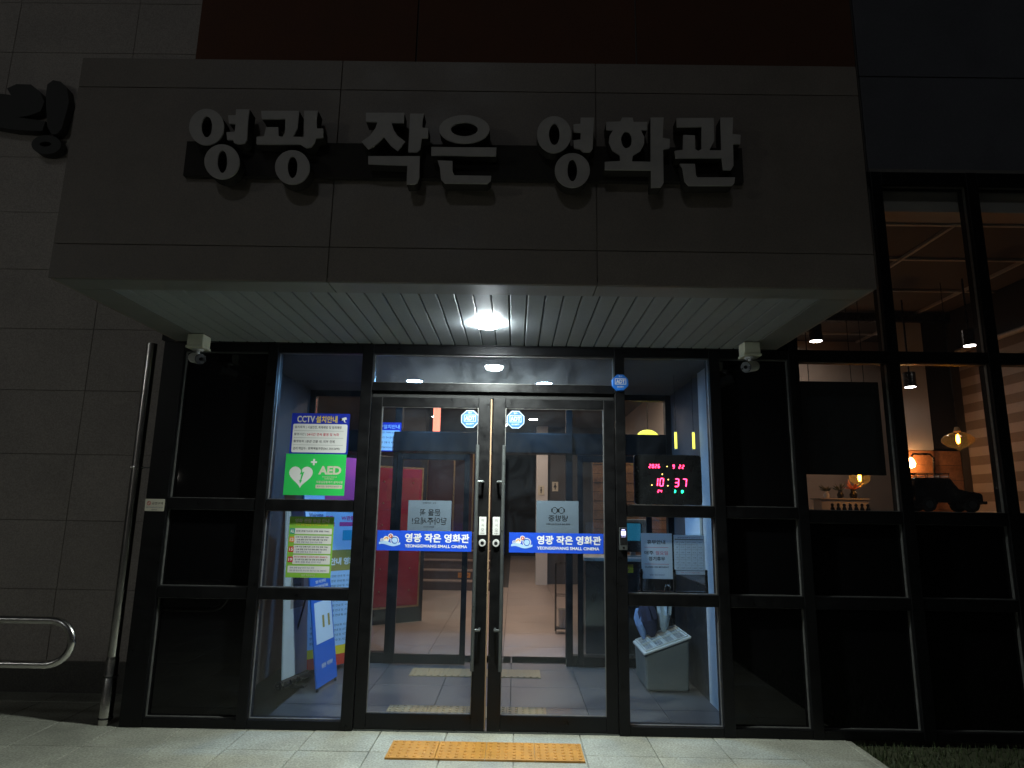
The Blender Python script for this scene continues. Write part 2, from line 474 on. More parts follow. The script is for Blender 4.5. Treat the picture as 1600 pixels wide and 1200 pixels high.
# outlines of the raised sign letters (x, z in metres)
SIGN_GLYPHS=[[[(-1.684,3.644),(-1.684,3.622),(-1.687,3.601),(-1.694,3.581),(-1.705,3.564),(-1.719,3.55),(-1.735,3.539),(-1.753,3.532),(-1.772,3.53),(-1.792,3.532),(-1.811,3.538),(-1.829,3.548),(-1.846,3.562),(-1.86,3.579),(-1.871,3.598),(-1.88,3.619),(-1.884,3.641),(-1.884,3.664),(-1.881,3.685),(-1.874,3.705),(-1.863,3.722),(-1.85,3.737),(-1.833,3.748),(-1.815,3.755),(-1.796,3.757),(-1.776,3.755),(-1.757,3.749),(-1.738,3.738),(-1.721,3.724),(-1.707,3.707),(-1.696,3.688),(-1.688,3.666)],[(-1.753,3.644),(-1.752,3.627),(-1.753,3.611),(-1.757,3.597),(-1.762,3.587),(-1.768,3.58),(-1.776,3.578),(-1.784,3.58),(-1.792,3.586),(-1.799,3.597),(-1.806,3.611),(-1.81,3.626),(-1.813,3.644),(-1.814,3.661),(-1.813,3.677),(-1.809,3.691),(-1.804,3.702),(-1.798,3.708),(-1.79,3.711),(-1.782,3.709),(-1.774,3.702),(-1.766,3.691),(-1.76,3.678),(-1.756,3.662)],[(-1.626,3.756),(-1.549,3.757),(-1.552,3.699),(-1.547,3.566),(-1.559,3.545),(-1.594,3.538),(-1.619,3.547),(-1.625,3.564),(-1.659,3.564),(-1.667,3.612),(-1.621,3.614),(-1.621,3.664),(-1.659,3.667),(-1.669,3.717),(-1.625,3.719)],[(-1.575,3.43),(-1.575,3.41),(-1.579,3.39),(-1.586,3.371),(-1.597,3.355),(-1.611,3.342),(-1.627,3.332),(-1.645,3.326),(-1.664,3.323),(-1.684,3.325),(-1.703,3.331),(-1.721,3.34),(-1.737,3.353),(-1.751,3.369),(-1.762,3.387),(-1.77,3.407),(-1.774,3.428),(-1.775,3.448),(-1.771,3.469),(-1.764,3.487),(-1.753,3.504),(-1.739,3.517),(-1.723,3.527),(-1.705,3.534),(-1.686,3.536),(-1.666,3.534),(-1.647,3.528),(-1.628,3.519),(-1.612,3.505),(-1.598,3.489),(-1.587,3.471),(-1.579,3.451)],[(-1.645,3.429),(-1.644,3.411),(-1.645,3.395),(-1.648,3.38),(-1.653,3.369),(-1.658,3.362),(-1.665,3.36),(-1.672,3.362),(-1.68,3.369),(-1.686,3.38),(-1.692,3.394),(-1.697,3.411),(-1.699,3.429),(-1.7,3.447),(-1.699,3.464),(-1.696,3.478),(-1.692,3.489),(-1.686,3.496),(-1.679,3.499),(-1.672,3.497),(-1.665,3.49),(-1.658,3.479),(-1.652,3.464),(-1.648,3.447)]],[[(-1.482,3.748),(-1.264,3.751),(-1.265,3.703),(-1.266,3.642),(-1.277,3.612),(-1.286,3.588),(-1.226,3.588),(-1.236,3.752),(-1.156,3.753),(-1.161,3.704),(-1.156,3.642),(-1.118,3.641),(-1.116,3.584),(-1.157,3.58),(-1.163,3.553),(-1.18,3.526),(-1.207,3.52),(-1.23,3.534),(-1.239,3.541),(-1.49,3.54),(-1.494,3.585),(-1.451,3.588),(-1.445,3.646),(-1.376,3.647),(-1.369,3.592),(-1.347,3.587),(-1.335,3.611),(-1.339,3.699),(-1.474,3.697)],[(-1.178,3.402),(-1.178,3.381),(-1.182,3.362),(-1.19,3.344),(-1.201,3.328),(-1.214,3.315),(-1.23,3.305),(-1.248,3.299),(-1.267,3.297),(-1.286,3.298),(-1.305,3.304),(-1.322,3.313),(-1.338,3.326),(-1.351,3.341),(-1.362,3.359),(-1.369,3.379),(-1.373,3.399),(-1.373,3.419),(-1.369,3.439),(-1.361,3.457),(-1.35,3.473),(-1.337,3.487),(-1.32,3.496),(-1.303,3.503),(-1.284,3.505),(-1.264,3.503),(-1.245,3.498),(-1.228,3.488),(-1.212,3.475),(-1.199,3.459),(-1.188,3.441),(-1.181,3.422)],[(-1.247,3.401),(-1.247,3.383),(-1.248,3.367),(-1.251,3.354),(-1.256,3.343),(-1.262,3.336),(-1.269,3.334),(-1.276,3.336),(-1.283,3.343),(-1.289,3.353),(-1.295,3.367),(-1.299,3.383),(-1.301,3.4),(-1.302,3.417),(-1.3,3.433),(-1.297,3.447),(-1.292,3.458),(-1.286,3.465),(-1.279,3.467),(-1.272,3.465),(-1.265,3.458),(-1.259,3.448),(-1.253,3.434),(-1.249,3.418)]],[[(-0.882,3.744),(-0.662,3.747),(-0.662,3.683),(-0.732,3.682),(-0.717,3.637),(-0.694,3.602),(-0.648,3.566),(-0.689,3.509),(-0.729,3.541),(-0.772,3.595),(-0.806,3.552),(-0.855,3.516),(-0.896,3.563),(-0.852,3.599),(-0.822,3.648),(-0.812,3.687),(-0.879,3.69)],[(-0.629,3.742),(-0.549,3.743),(-0.556,3.7),(-0.556,3.655),(-0.521,3.652),(-0.521,3.592),(-0.556,3.591),(-0.562,3.52),(-0.58,3.502),(-0.629,3.502),(-0.629,3.621)],[(-0.853,3.474),(-0.562,3.478),(-0.56,3.349),(-0.569,3.316),(-0.587,3.307),(-0.629,3.307),(-0.63,3.421),(-0.85,3.427)]],[[(-0.173,3.65),(-0.176,3.632),(-0.184,3.615),(-0.196,3.6),(-0.214,3.586),(-0.235,3.575),(-0.26,3.566),(-0.286,3.561),(-0.314,3.559),(-0.342,3.56),(-0.369,3.565),(-0.394,3.573),(-0.416,3.583),(-0.434,3.597),(-0.448,3.612),(-0.457,3.628),(-0.46,3.646),(-0.458,3.663),(-0.45,3.68),(-0.438,3.696),(-0.42,3.71),(-0.399,3.721),(-0.374,3.73),(-0.347,3.735),(-0.319,3.737),(-0.291,3.736),(-0.264,3.731),(-0.239,3.723),(-0.217,3.712),(-0.199,3.699),(-0.185,3.684),(-0.177,3.667)],[(-0.24,3.649),(-0.242,3.637),(-0.249,3.627),(-0.261,3.618),(-0.277,3.611),(-0.295,3.606),(-0.315,3.604),(-0.335,3.606),(-0.353,3.61),(-0.369,3.616),(-0.382,3.625),(-0.39,3.635),(-0.393,3.647),(-0.391,3.658),(-0.383,3.668),(-0.371,3.678),(-0.356,3.685),(-0.337,3.689),(-0.317,3.691),(-0.298,3.69),(-0.279,3.686),(-0.263,3.679),(-0.25,3.67),(-0.242,3.66)],[(-0.5,3.535),(-0.132,3.537),(-0.134,3.485),(-0.498,3.484)],[(-0.461,3.453),(-0.377,3.451),(-0.375,3.386),(-0.363,3.363),(-0.158,3.363),(-0.16,3.334),(-0.179,3.316),(-0.416,3.316),(-0.438,3.339),(-0.447,3.409)]],[[(0.29,3.624),(0.288,3.602),(0.283,3.58),(0.274,3.561),(0.262,3.543),(0.247,3.529),(0.23,3.518),(0.212,3.512),(0.193,3.509),(0.175,3.511),(0.156,3.517),(0.14,3.528),(0.125,3.541),(0.113,3.558),(0.104,3.578),(0.098,3.599),(0.096,3.621),(0.098,3.644),(0.103,3.665),(0.112,3.685),(0.124,3.703),(0.139,3.717),(0.155,3.728),(0.174,3.735),(0.193,3.737),(0.212,3.735),(0.23,3.729),(0.247,3.719),(0.262,3.705),(0.274,3.687),(0.283,3.668),(0.288,3.646)],[(0.224,3.623),(0.223,3.606),(0.22,3.59),(0.216,3.576),(0.209,3.566),(0.202,3.559),(0.194,3.557),(0.187,3.559),(0.179,3.565),(0.173,3.576),(0.168,3.589),(0.165,3.605),(0.164,3.622),(0.165,3.639),(0.168,3.655),(0.173,3.669),(0.179,3.68),(0.186,3.687),(0.194,3.689),(0.202,3.687),(0.209,3.68),(0.215,3.67),(0.22,3.656),(0.223,3.64)],[(0.344,3.73),(0.42,3.731),(0.414,3.635),(0.411,3.539),(0.397,3.518),(0.359,3.515),(0.338,3.535),(0.305,3.541),(0.303,3.588),(0.342,3.593),(0.344,3.637),(0.303,3.642),(0.303,3.687),(0.341,3.691)],[(0.394,3.405),(0.392,3.384),(0.386,3.365),(0.377,3.347),(0.365,3.331),(0.35,3.318),(0.333,3.308),(0.315,3.302),(0.296,3.299),(0.277,3.301),(0.258,3.307),(0.241,3.316),(0.227,3.329),(0.214,3.344),(0.205,3.362),(0.2,3.382),(0.198,3.402),(0.199,3.422),(0.205,3.442),(0.214,3.46),(0.226,3.476),(0.241,3.49),(0.258,3.5),(0.277,3.506),(0.296,3.508),(0.315,3.507),(0.334,3.501),(0.351,3.491),(0.366,3.478),(0.378,3.463),(0.387,3.445),(0.392,3.425)],[(0.323,3.404),(0.322,3.386),(0.319,3.37),(0.315,3.356),(0.309,3.345),(0.303,3.338),(0.296,3.336),(0.289,3.338),(0.282,3.345),(0.277,3.355),(0.272,3.369),(0.27,3.385),(0.269,3.403),(0.27,3.42),(0.272,3.437),(0.277,3.451),(0.282,3.462),(0.289,3.469),(0.296,3.471),(0.303,3.469),(0.309,3.462),(0.315,3.451),(0.319,3.437),(0.322,3.421)]],[[(0.489,3.705),(0.569,3.709),(0.58,3.734),(0.639,3.734),(0.645,3.707),(0.722,3.708),(0.718,3.657),(0.685,3.653),(0.703,3.615),(0.702,3.573),(0.679,3.525),(0.636,3.498),(0.631,3.462),(0.735,3.461),(0.742,3.736),(0.816,3.737),(0.806,3.61),(0.847,3.602),(0.843,3.545),(0.807,3.538),(0.804,3.333),(0.79,3.309),(0.734,3.305),(0.737,3.411),(0.478,3.41),(0.478,3.457),(0.565,3.464),(0.563,3.5),(0.522,3.529),(0.502,3.576),(0.507,3.618),(0.527,3.654),(0.489,3.657)],[(0.632,3.596),(0.631,3.582),(0.628,3.569),(0.623,3.558),(0.616,3.55),(0.609,3.545),(0.601,3.543),(0.593,3.544),(0.586,3.55),(0.58,3.558),(0.576,3.569),(0.573,3.581),(0.572,3.595),(0.573,3.609),(0.577,3.621),(0.582,3.632),(0.588,3.641),(0.595,3.646),(0.603,3.648),(0.611,3.646),(0.618,3.641),(0.624,3.633),(0.629,3.622),(0.631,3.609)]],[[(0.889,3.735),(1.1,3.738),(1.097,3.596),(1.067,3.536),(1.135,3.537),(1.139,3.741),(1.21,3.742),(1.202,3.639),(1.248,3.634),(1.242,3.577),(1.202,3.577),(1.198,3.443),(1.183,3.417),(1.138,3.416),(1.135,3.49),(0.876,3.486),(0.872,3.53),(0.918,3.537),(0.924,3.63),(0.989,3.628),(0.989,3.541),(1.005,3.532),(1.024,3.544),(1.03,3.682),(0.89,3.68)],[(0.896,3.451),(0.983,3.452),(0.986,3.382),(0.993,3.37),(1.203,3.373),(1.198,3.338),(1.184,3.323),(0.943,3.32),(0.922,3.346),(0.912,3.428)]]]
BRUSH_GLYPH=[[(-5.161,5.439),(-5.078,5.388),(-4.965,5.379),(-4.907,5.37),(-4.956,5.441),(-4.871,5.489),(-4.73,5.486),(-4.635,5.414),(-4.571,5.302),(-4.593,5.199),(-4.705,5.152),(-4.795,5.135),(-4.531,5.098),(-4.543,4.997),(-4.653,4.996),(-4.82,5.003),(-5.095,5.05)],[(-4.572,5.488),(-4.523,5.535),(-4.446,5.521),(-4.375,5.449),(-4.335,5.305),(-4.343,5.203),(-4.363,5.02),(-4.4,4.964),(-4.45,4.958),(-4.503,5.038),(-4.537,5.2),(-4.569,5.374)],[(-4.343,4.854),(-4.344,4.829),(-4.354,4.804),(-4.373,4.784),(-4.4,4.767),(-4.433,4.757),(-4.469,4.753),(-4.506,4.756),(-4.541,4.765),(-4.573,4.781),(-4.599,4.801),(-4.617,4.825),(-4.626,4.851),(-4.625,4.876),(-4.614,4.901),(-4.595,4.922),(-4.568,4.938),(-4.536,4.949),(-4.499,4.952),(-4.462,4.95),(-4.426,4.94),(-4.395,4.925),(-4.369,4.904),(-4.351,4.88)],[(-4.439,4.858),(-4.442,4.849),(-4.453,4.84),(-4.469,4.835),(-4.49,4.832),(-4.511,4.834),(-4.53,4.839),(-4.543,4.847),(-4.549,4.857),(-4.546,4.866),(-4.535,4.874),(-4.518,4.88),(-4.498,4.882),(-4.477,4.881),(-4.458,4.876),(-4.445,4.868)]]

# ================================================================== GROUND
struct('ground', MB().box(-400, 400, -400, 400, -0.30, -0.06), 'asphalt')
pave = struct('pavement', MB().box(-7.4, 2.29, -7.0, 1.9, -0.059, -0.012), 'paving_joint')
SL = 0.4605
slab = [mesh_of(bevel_box(SL - 0.006, SL - 0.006, 0.035, 0.003), 'paving_slab', 'paving')]
for i in range(-15, 6):
    x = -0.445 + SL * i + SL / 2
    if x + SL / 2 > 2.32 or x < -6.6: continue
    for j in range(-9, 4):
        y = -0.41 + SL * (j + 0.5)
        if j >= 1 and x > -2.75: continue
        if y > 0.85: continue
        inst('paving_slab', slab[0], (x, y, random.uniform(-0.001, 0.001)), pave)
edge = MB().box(2.292, 2.34, -7.0, -0.06, -0.06, 0.004).build('kerb', 'paving', bevel=0.004)
edge['kind'] = 'structure'
lawn = struct('lawn', MB().box(2.345, 60, -30, -0.08, -0.059, -0.02), 'soil')
gm = MB()
for k in range(9000):
    x = 2.35 + (random.random() ** 1.3) * 3.4; y = -random.random() * 1.9 - 0.09
    a = random.random() * 6.28; h = random.uniform(0.02, 0.055); w = 0.004; l = random.uniform(0, 0.03); b_ = random.random() * 6.28
    gm.add([(x - w * math.cos(a), y - w * math.sin(a), -0.02), (x + w * math.cos(a), y + w * math.sin(a), -0.02),
            (x + l * math.cos(b_), y + l * math.sin(b_), -0.02 + h)], [(0, 1, 2)])
tag(gm.build('grass', 'grass_blade'), 'short dark green grass beside the paved walkway', 'grass', kind='stuff')

# tactile paving outside: four yellow tiles with raised dots
tact = thing('tactile_paving', 'yellow tactile strip of raised dots before the entrance doors', 'tactile paving', (-0.16, -0.39, 0.002))
tm = bevel_box(0.309, 0.30, 0.012, 0.002)
for i in range(6):
    for j in range(6):
        cx, cy = -0.128 + 0.0512 * i, -0.125 + 0.05 * j
        n0 = len(tm.v)
        tm.lathe([(0.0125, -0.001), (0.0115, 0.003), (0.007, 0.0055), (0.0005, 0.0058)], (cx, cy, 0), 8)
tme = mesh_of(tm, 'tactile_tile', 'tactile_yellow')
for i in range(4):
    inst('tactile_tile', tme, (-0.16 + (i - 1.5) * 0.3115, -0.385 + random.uniform(-.002, .002), 0.0135), tact)

# ================================================================== LEFT STONE WALL (set back from the entrance)
YW = 0.75
wall = thing('stone_wall', 'grey granite tiled wall set back beside the downpipe', 'wall', (-4.0, YW, 0))
MB().box(-9.0, -2.60, YW + 0.012, YW + 0.3, 0.0, 8.0).build('wall_core', 'wall_mortar', wall)
TH, TW = 0.566, 1.2
z_first = 0.245
tile_me = {}
for r_ in range(0, 14):
    z0 = z_first + r_ * TH
    for c_ in range(0, 6):
        x1 = -2.645 - c_ * TW
        if x1 - TW < -8.9: continue
        key = 't'
        if key not in tile_me:
            mbt = MB()
            w, h, b = TW - 0.004, TH - 0.004, 0.002
            mbt.add([(-w/2, .02, -h/2), (w/2, .02, -h/2), (w/2, .02, h/2), (-w/2, .02, h/2), (-w/2, b, -h/2), (w/2, b, -h/2), (w/2, b, h/2), (-w/2, b, h/2),
                     (-w/2+b, 0, -h/2+b), (w/2-b, 0, -h/2+b), (w/2-b, 0, h/2-b), (-w/2+b, 0, h/2-b)],
                    [(8, 9, 10, 11), (0, 1, 5, 4), (1, 2, 6, 5), (2, 3, 7, 6), (3, 0, 4, 7), (4, 5, 9, 8), (5, 6, 10, 9), (6, 7, 11, 10), (7, 4, 8, 11)])
            tile_me[key] = mesh_of(mbt, 'tile', 'wall_stone')
        inst('tile', tile_me[key], (x1 - TW / 2, YW + random.uniform(0, 0.003), z0 + TH / 2), wall)
MB().box(-8.9, -2.66, YW + 0.004, YW + 0.05, 0.0, 0.239).build('plinth', 'plinth_stone', wall)

# brush-script sign on the stone wall
bs = thing('wall_sign', 'black brush script letter on the granite wall above the canopy corner', 'sign', (-4.45, YW, 4.5))
for k, loops in enumerate(([BRUSH_GLYPH[0]], [BRUSH_GLYPH[1]], BRUSH_GLYPH[2:4])):
    me = glyph_mesh(loops, YW - 0.09, YW - 0.005)
    for v in me.vertices: v.co -= Vector((-4.45, YW, 4.5))
    me.materials.append(MATS['brush_letter'])
    o = bpy.data.objects.new('letter_stroke', me); COL.objects.link(o); o.parent = bs

# ================================================================== UPPER CLADDING
clad = thing('upper_cladding', 'dark brown panel cladding on the upper facade above the canopy', 'cladding', (0, 0, 4.3))
MB().box(-2.80, 2.86, 0.025, 0.78, 4.29, 8.0).build('cladding_core', 'joint_light', clad)
MB().box(-2.80, 2.09, 0.025, 0.78, 2.80, 4.289).build('wall_backing', 'joint_dark', clad)
for k in range(3):
    x0 = -2.80 + [0, 1.90, 3.785][k]; x1 = -2.80 + [1.90, 3.785, 5.655][k]
    for z0, z1 in ((4.20, 6.35), (6.35, 8.0)):
        MB().box(x0 + 0.006, x1 - 0.006, 0.0, 0.02, z0 + 0.006, z1 - 0.006).build('cladding_panel', 'brown_cladding', clad, bevel=0.002)
clad2 = thing('slate_cladding', 'blue grey panel cladding above the cafe windows', 'cladding', (5.0, 0, 4.3))
MB().box(2.872, 9.0, 0.03, 0.5, 4.31, 8.0).build('cladding_core', 'joint_light', clad2)
for x0, x1 in ((2.872, 5.0), (5.0, 7.1)):
    for z0, z1 in ((4.325, 5.19), (5.19, 6.10), (6.10, 7.0), (7.0, 8.0)):
        MB().box(x0 + 0.005, x1 - 0.005, 0.004, 0.026, z0 + 0.005, z1 - 0.005).build('cladding_panel', 'slate_cladding', clad2, bevel=0.002)
MB().box(2.862, 9.0, -0.03, 0.03, 4.285, 4.318).build('flashing', 'joint_light', clad2)

# ================================================================== CANOPY
CX0, CX1, CY, CZ0, CZ1 = -2.64, 2.0, -1.46, 2.77, 4.165
can = thing('entrance_canopy', 'deep box canopy with dark fascia panels over the cinema entrance', 'canopy', (-0.32, -0.7, CZ0))
MB().box(CX0 + 0.02, CX1 - 0.02, CY + 0.009, -0.003, CZ0 + 0.05, CZ1 - 0.02).build('canopy_core', 'fascia_joint', can)
xs = [CX0, -1.07, 0.445, CX1]; zs = [CZ0, 2.975, 3.97, CZ1]
for i in range(3):
    for j in range(3):
        MB().box(xs[i] + (0.002 if i else 0), xs[i + 1] - (0.002 if i < 2 else 0), CY, CY + 0.008, zs[j] + (0.002 if j else 0), zs[j + 1] - (0.002 if j < 2 else 0)).build('fascia_panel', 'fascia_panel', can, bevel=0.002)
for x0, x1 in ((CX0, CX0 + 0.018), (CX1 - 0.018, CX1)):
    MB().box(x0, x1, CY + 0.021, -0.004, CZ0 + 0.002, CZ1).build('side_panel', 'fascia_panel', can)
MB().box(CX0 + 0.02, CX1 - 0.02, CY + 0.021, -0.004, CZ1 - 0.018, CZ1 - 0.002).build('top_panel', 'fascia_panel', can)
# soffit border pieces
SX0, SX1, SY0 = -2.41, 1.775, -1.265
for x0, x1, y0, y1 in ((CX0 + 0.02, -1.07, CY + 0.02, SY0), (-1.066, 0.441, CY + 0.02, SY0), (0.445, CX1 - 0.02, CY + 0.02, SY0),
                       (CX0 + 0.02, SX0, SY0 + 0.003, -0.055), (SX1, CX1 - 0.02, SY0 + 0.003, -0.055)):
    MB().box(x0, x1, y0, y1, CZ0 + 0.001, CZ0 + 0.03).build('soffit_border', 'soffit_border', can, bevel=0.002)
MB().box(SX0, SX1, SY0, -0.055, CZ0 + 0.026, CZ0 + 0.04).build('soffit_backing', 'joint_dark', can)
NS = 39; SW = (SX1 - SX0) / NS
sl = MB()
w = SW / 2 - 0.0035; y0, y1 = SY0 + 0.004 - (-0.66), -0.056 - (-0.66)
sl.add([(-w, y0, .012), (-w, y0, .004), (-w + .004, y0, 0), (w - .004, y0, 0), (w, y0, .004), (w, y0, .012),
        (-w, y1, .012), (-w, y1, .004), (-w + .004, y1, 0), (w - .004, y1, 0), (w, y1, .004), (w, y1, .012)],
       [(0, 6, 7, 1), (1, 7, 8, 2), (2, 8, 9, 3), (3, 9, 10, 4), (4, 10, 11, 5), (0, 5, 11, 6), (0, 1, 2, 3, 4, 5), (11, 10, 9, 8, 7, 6)])
slm = mesh_of(sl, 'soffit_slat', 'soffit_metal')
for i in range(NS):
    inst('soffit_slat', slm, (SX0 + SW * (i + 0.5), -0.66, CZ0 + 0.004 + random.uniform(-.0008, .0008)), can)

# downlight in the soffit
dl = thing('soffit_downlight', 'bright round white downlight in the canopy soffit', 'light', (-0.2, -0.67, CZ0))
MB().lathe([(0.065, -0.004), (0.065, -0.022), (0.068, -0.025), (0.076, -0.018), (0.080, -0.006), (0.081, 0.003)], (-0.2, -0.67, CZ0), 32).build('halo_ring', 'halo_glow', dl, smooth=True)  # glowing ring added round the lens to throw a halo on the soffit
MB().lathe([(0.0645, -0.005), (0.04, -0.0055), (0.0005, -0.006)], (-0.2, -0.67, CZ0), 32).build('lens', 'lamp_cool', dl, smooth=True)

# sign letters on the fascia
sg = thing('cinema_sign', 'pale raised Korean sign letters across the dark fascia', 'sign', (-0.33, CY, 3.55))
MB().box(-1.93, 1.28, CY - 0.035, CY - 0.002, 3.385, 3.60).build('back_bar', 'letter_dark', sg)  # dark bar running behind the row of letters
for gl in SIGN_GLYPHS:
    for (ya, yb, nm, mt) in ((CY - 0.115, CY - 0.105, 'letter_face', 'letter_face'), (CY - 0.1048, CY - 0.03, 'letter_can', 'letter_dark')):
        me = glyph_mesh(gl, ya, yb)
        for v in me.vertices: v.co -= Vector((-0.33, CY, 3.55))
        me.materials.append(MATS[mt])
        if nm == 'letter_face':
            o = bpy.data.objects.new('letter', me); COL.objects.link(o); o.parent = sg; face_o = o
        else:
            o = bpy.data.objects.new('letter_return', me); COL.objects.link(o); o.parent = face_o

# CCTV cameras under the soffit
def cctv(x, y, side, label):
    t = thing('security_camera', label, 'camera', (x, y, CZ0 - 0.002), group='security cameras under the canopy')
    z = CZ0 - 0.002
    MB().box(x - 0.06, x + 0.06, y - 0.06, y + 0.06, z - 0.085, z).build('junction_box', 'cream_plastic', t, bevel=0.006)
    MB().box(x - 0.066, x + 0.066, y - 0.066, y + 0.066, z - 0.105, z - 0.086).build('box_lid', 'cream_plastic', t, bevel=0.005)
    MB().cyl((x, y, z - 0.105), (x, y, z - 0.118), 0.042, 0.034, 20).build('mount', 'white_plastic', t, smooth=True)
    bx, by = x + side * 0.010, y - 0.02
    MB().tube([(x, y, z - 0.115), (x, y, z - 0.15), (bx - side * 0.012, by, z - 0.175)], 0.016, 10).build('bracket', 'white_plastic', t, smooth=True)
    d = Vector((side * 0.75, -0.62, -0.22)).normalized()
    c = Vector((bx, by, z - 0.178))
    bd = MB().cyl(c - d * 0.07, c + d * 0.055, 0.037, 0.040, 20).build('camera_body', 'white_plastic', t, smooth=True)
    MB().cyl(c + d * 0.0555, c + d * 0.063, 0.040, 0.039, 20).build('lens_face', 'black_plastic', bd, smooth=True)
    MB().cyl(c + d * 0.0632, c + d * 0.066, 0.014, 0.012, 16).build('lens', 'glass_dark', bd, smooth=True)
cctv(-2.37, -0.24, 1, 'white security camera under the soffit near the steel downpipe')
cctv(1.725, -0.24, -1, 'white security camera under the soffit near the cafe windows')

# ================================================================== STAINLESS DOWNPIPE
dp = thing('downpipe', 'polished stainless steel downpipe beside the black storefront', 'pipe', (-2.868, 0.0, 0))
px, py = -2.868, 0.02
MB().cyl((px, py, 0.45), (px, py, 2.766), 0.038, 0.038, 28).build('pipe', 'stainless', dp, smooth=True)
MB().lathe([(0.0005, 0.0), (0.045, 0.0), (0.045, 0.30), (0.0435, 0.302), (0.0435, 0.43), (0.039, 0.45)], (px, py, 0.0015), 28).build('sleeve', 'stainless', dp, smooth=True)
for z in (0.035, 0.31):
    MB().lathe([(0.044, 0), (0.048, 0.002), (0.048, 0.012), (0.044, 0.014)], (px, py, z), 28).build('band', 'joint_dark', dp, smooth=True)
for z in (1.80,):
    cl = MB().lathe([(0.038, -0.014), (0.043, -0.012), (0.043, 0.012), (0.038, 0.014)], (px, py, z), 28).build('bracket', 'stainless', dp, smooth=True)
    MB().cyl((px - 0.005, py - 0.04, z), (px - 0.005, py - 0.062, z), 0.011, 0.008, 12).build('screw', 'chrome', cl, smooth=True)
    MB().cyl((px + 0.04, py, z), (px + 0.136, py, z), 0.005, 0.005, 8).build('tie_rod', 'handle_metal', cl)

# ================================================================== RAMP HANDRAIL
hr = thing('ramp_handrail', 'stainless steel double handrail with a rounded end by the granite wall', 'handrail', (-4.3, -1.0, 0))
RY = -1.0; zt, zb = 0.865, 0.625; zc = (zt + zb) / 2; rr_ = (zt - zb) / 2
pts = [(-6.4, RY, zt), (-4.4, RY, zt), (-2.655, RY, zt)]
for i in range(1, 12):
    t = R(90 - 180 * i / 12); pts.append((-2.655 + rr_ * math.cos(t) * 1.12, RY, zc + rr_ * math.sin(t)))
pts += [(-2.655, RY, zb), (-4.4, RY, zb), (-6.4, RY, zb)]
MB().tube(pts, 0.0215, 16).build('rail', 'stainless', hr, smooth=True)
for x in (-3.75, -5.2, -6.35):
    MB().cyl((x, RY, 0.0), (x, RY, zb - 0.02), 0.025, 0.025, 20).build('post', 'stainless', hr, smooth=True)
    MB().cyl((x, RY, zb + 0.02), (x, RY, zt - 0.02), 0.018, 0.018, 16).build('spacer', 'stainless', hr, smooth=True)
    MB().cyl((x, RY, 0.0), (x, RY, 0.012), 0.055, 0.05, 20).build('foot_flange', 'stainless', hr, smooth=True)

# ================================================================== STOREFRONT
sf = thing('storefront', 'black aluminium storefront grid of dark and clear glass panes', 'storefront', (0, 0, 0))
FY0, FY1 = -0.045, 0.075
VB = [(-2.735, -2.575, 2.768), (-1.922, -1.845, 2.768), (-1.19, -1.105, 2.768), (0.752, 0.828, 2.768), (1.48, 1.56, 2.768),
      (2.093, 2.17, 4.284), (2.858, 2.945, 4.284), (3.63, 3.72, 4.284), (4.43, 4.51, 4.284), (5.22, 5.30, 4.284)]
for k, (x0, x1, zt_) in enumerate(VB):
    if x1 < 2.0:
        MB().box(x0, x1, FY0, FY1, 0.004, zt_).build('mullion', 'frame_black', sf, bevel=0.003)
    else:
        MB().box(x0, x1, FY0, FY1, 0.004, zt_).build('mullion', 'frame_black', sf, bevel=0.003)
def hbar(x0, x1, z0, z1):
    MB().box(x0 + 0.0005, x1 - 0.0005, FY0 + 0.004, FY1 - 0.004, z0, z1).build('transom_bar', 'frame_black', sf, bevel=0.003)
RT, RM = (0.867, 0.948), (1.497, 1.578)
for k, (x0, x1) in enumerate(((-2.575, -1.922), (-1.845, -1.19), (0.828, 1.48), (1.56, 2.093), (2.17, 2.858), (2.945, 3.63), (3.72, 4.43), (4.51, 5.22))):
    rows = [(0.004, 0.062), RT, RM if x0 < 2.0 else (1.472, 1.562), (2.70, 2.768) if x0 < 2.0 else (2.690, 2.778)]
    if x0 > 2.0: rows.append((4.173, 4.284))
    for z0, z1 in rows: hbar(x0, x1, z0, z1)
    for j in range(len(rows) - 1):
        z0, z1 = rows[j][1], rows[j + 1][0]
        clear = (-1.9 < x0 < -1.8) or (0.8 < x0 < 0.9) or (x0 > 2.0 and j >= 2)
        p = MB().box(x0 + 0.001, x1 - 0.001, 0.012, 0.020, z0 + 0.001, z1 - 0.001).build('pane', 'glass_clear' if clear else 'glass_dark', sf)
        p['label'] = 'clear glass pane' if clear else 'dark opaque glass pane'
        # metal glazing beads round the glass
        e = 0.005
        bd = MB()
        for a in ((x0 + .0006, x0 + e, z0 + .0006, z1 - .0006), (x1 - e, x1 - .0006, z0 + .0006, z1 - .0006)): bd.box(a[0], a[1], -0.012, 0.0115, a[2], a[3])
        for a in ((x0 + e, x1 - e, z0 + .0006, z0 + e), (x0 + e, x1 - e, z1 - e, z1 - .0006)): bd.box(a[0], a[1], -0.012, 0.0115, a[2], a[3])
        bd.build('glazing_bead', 'bead_metal', p)
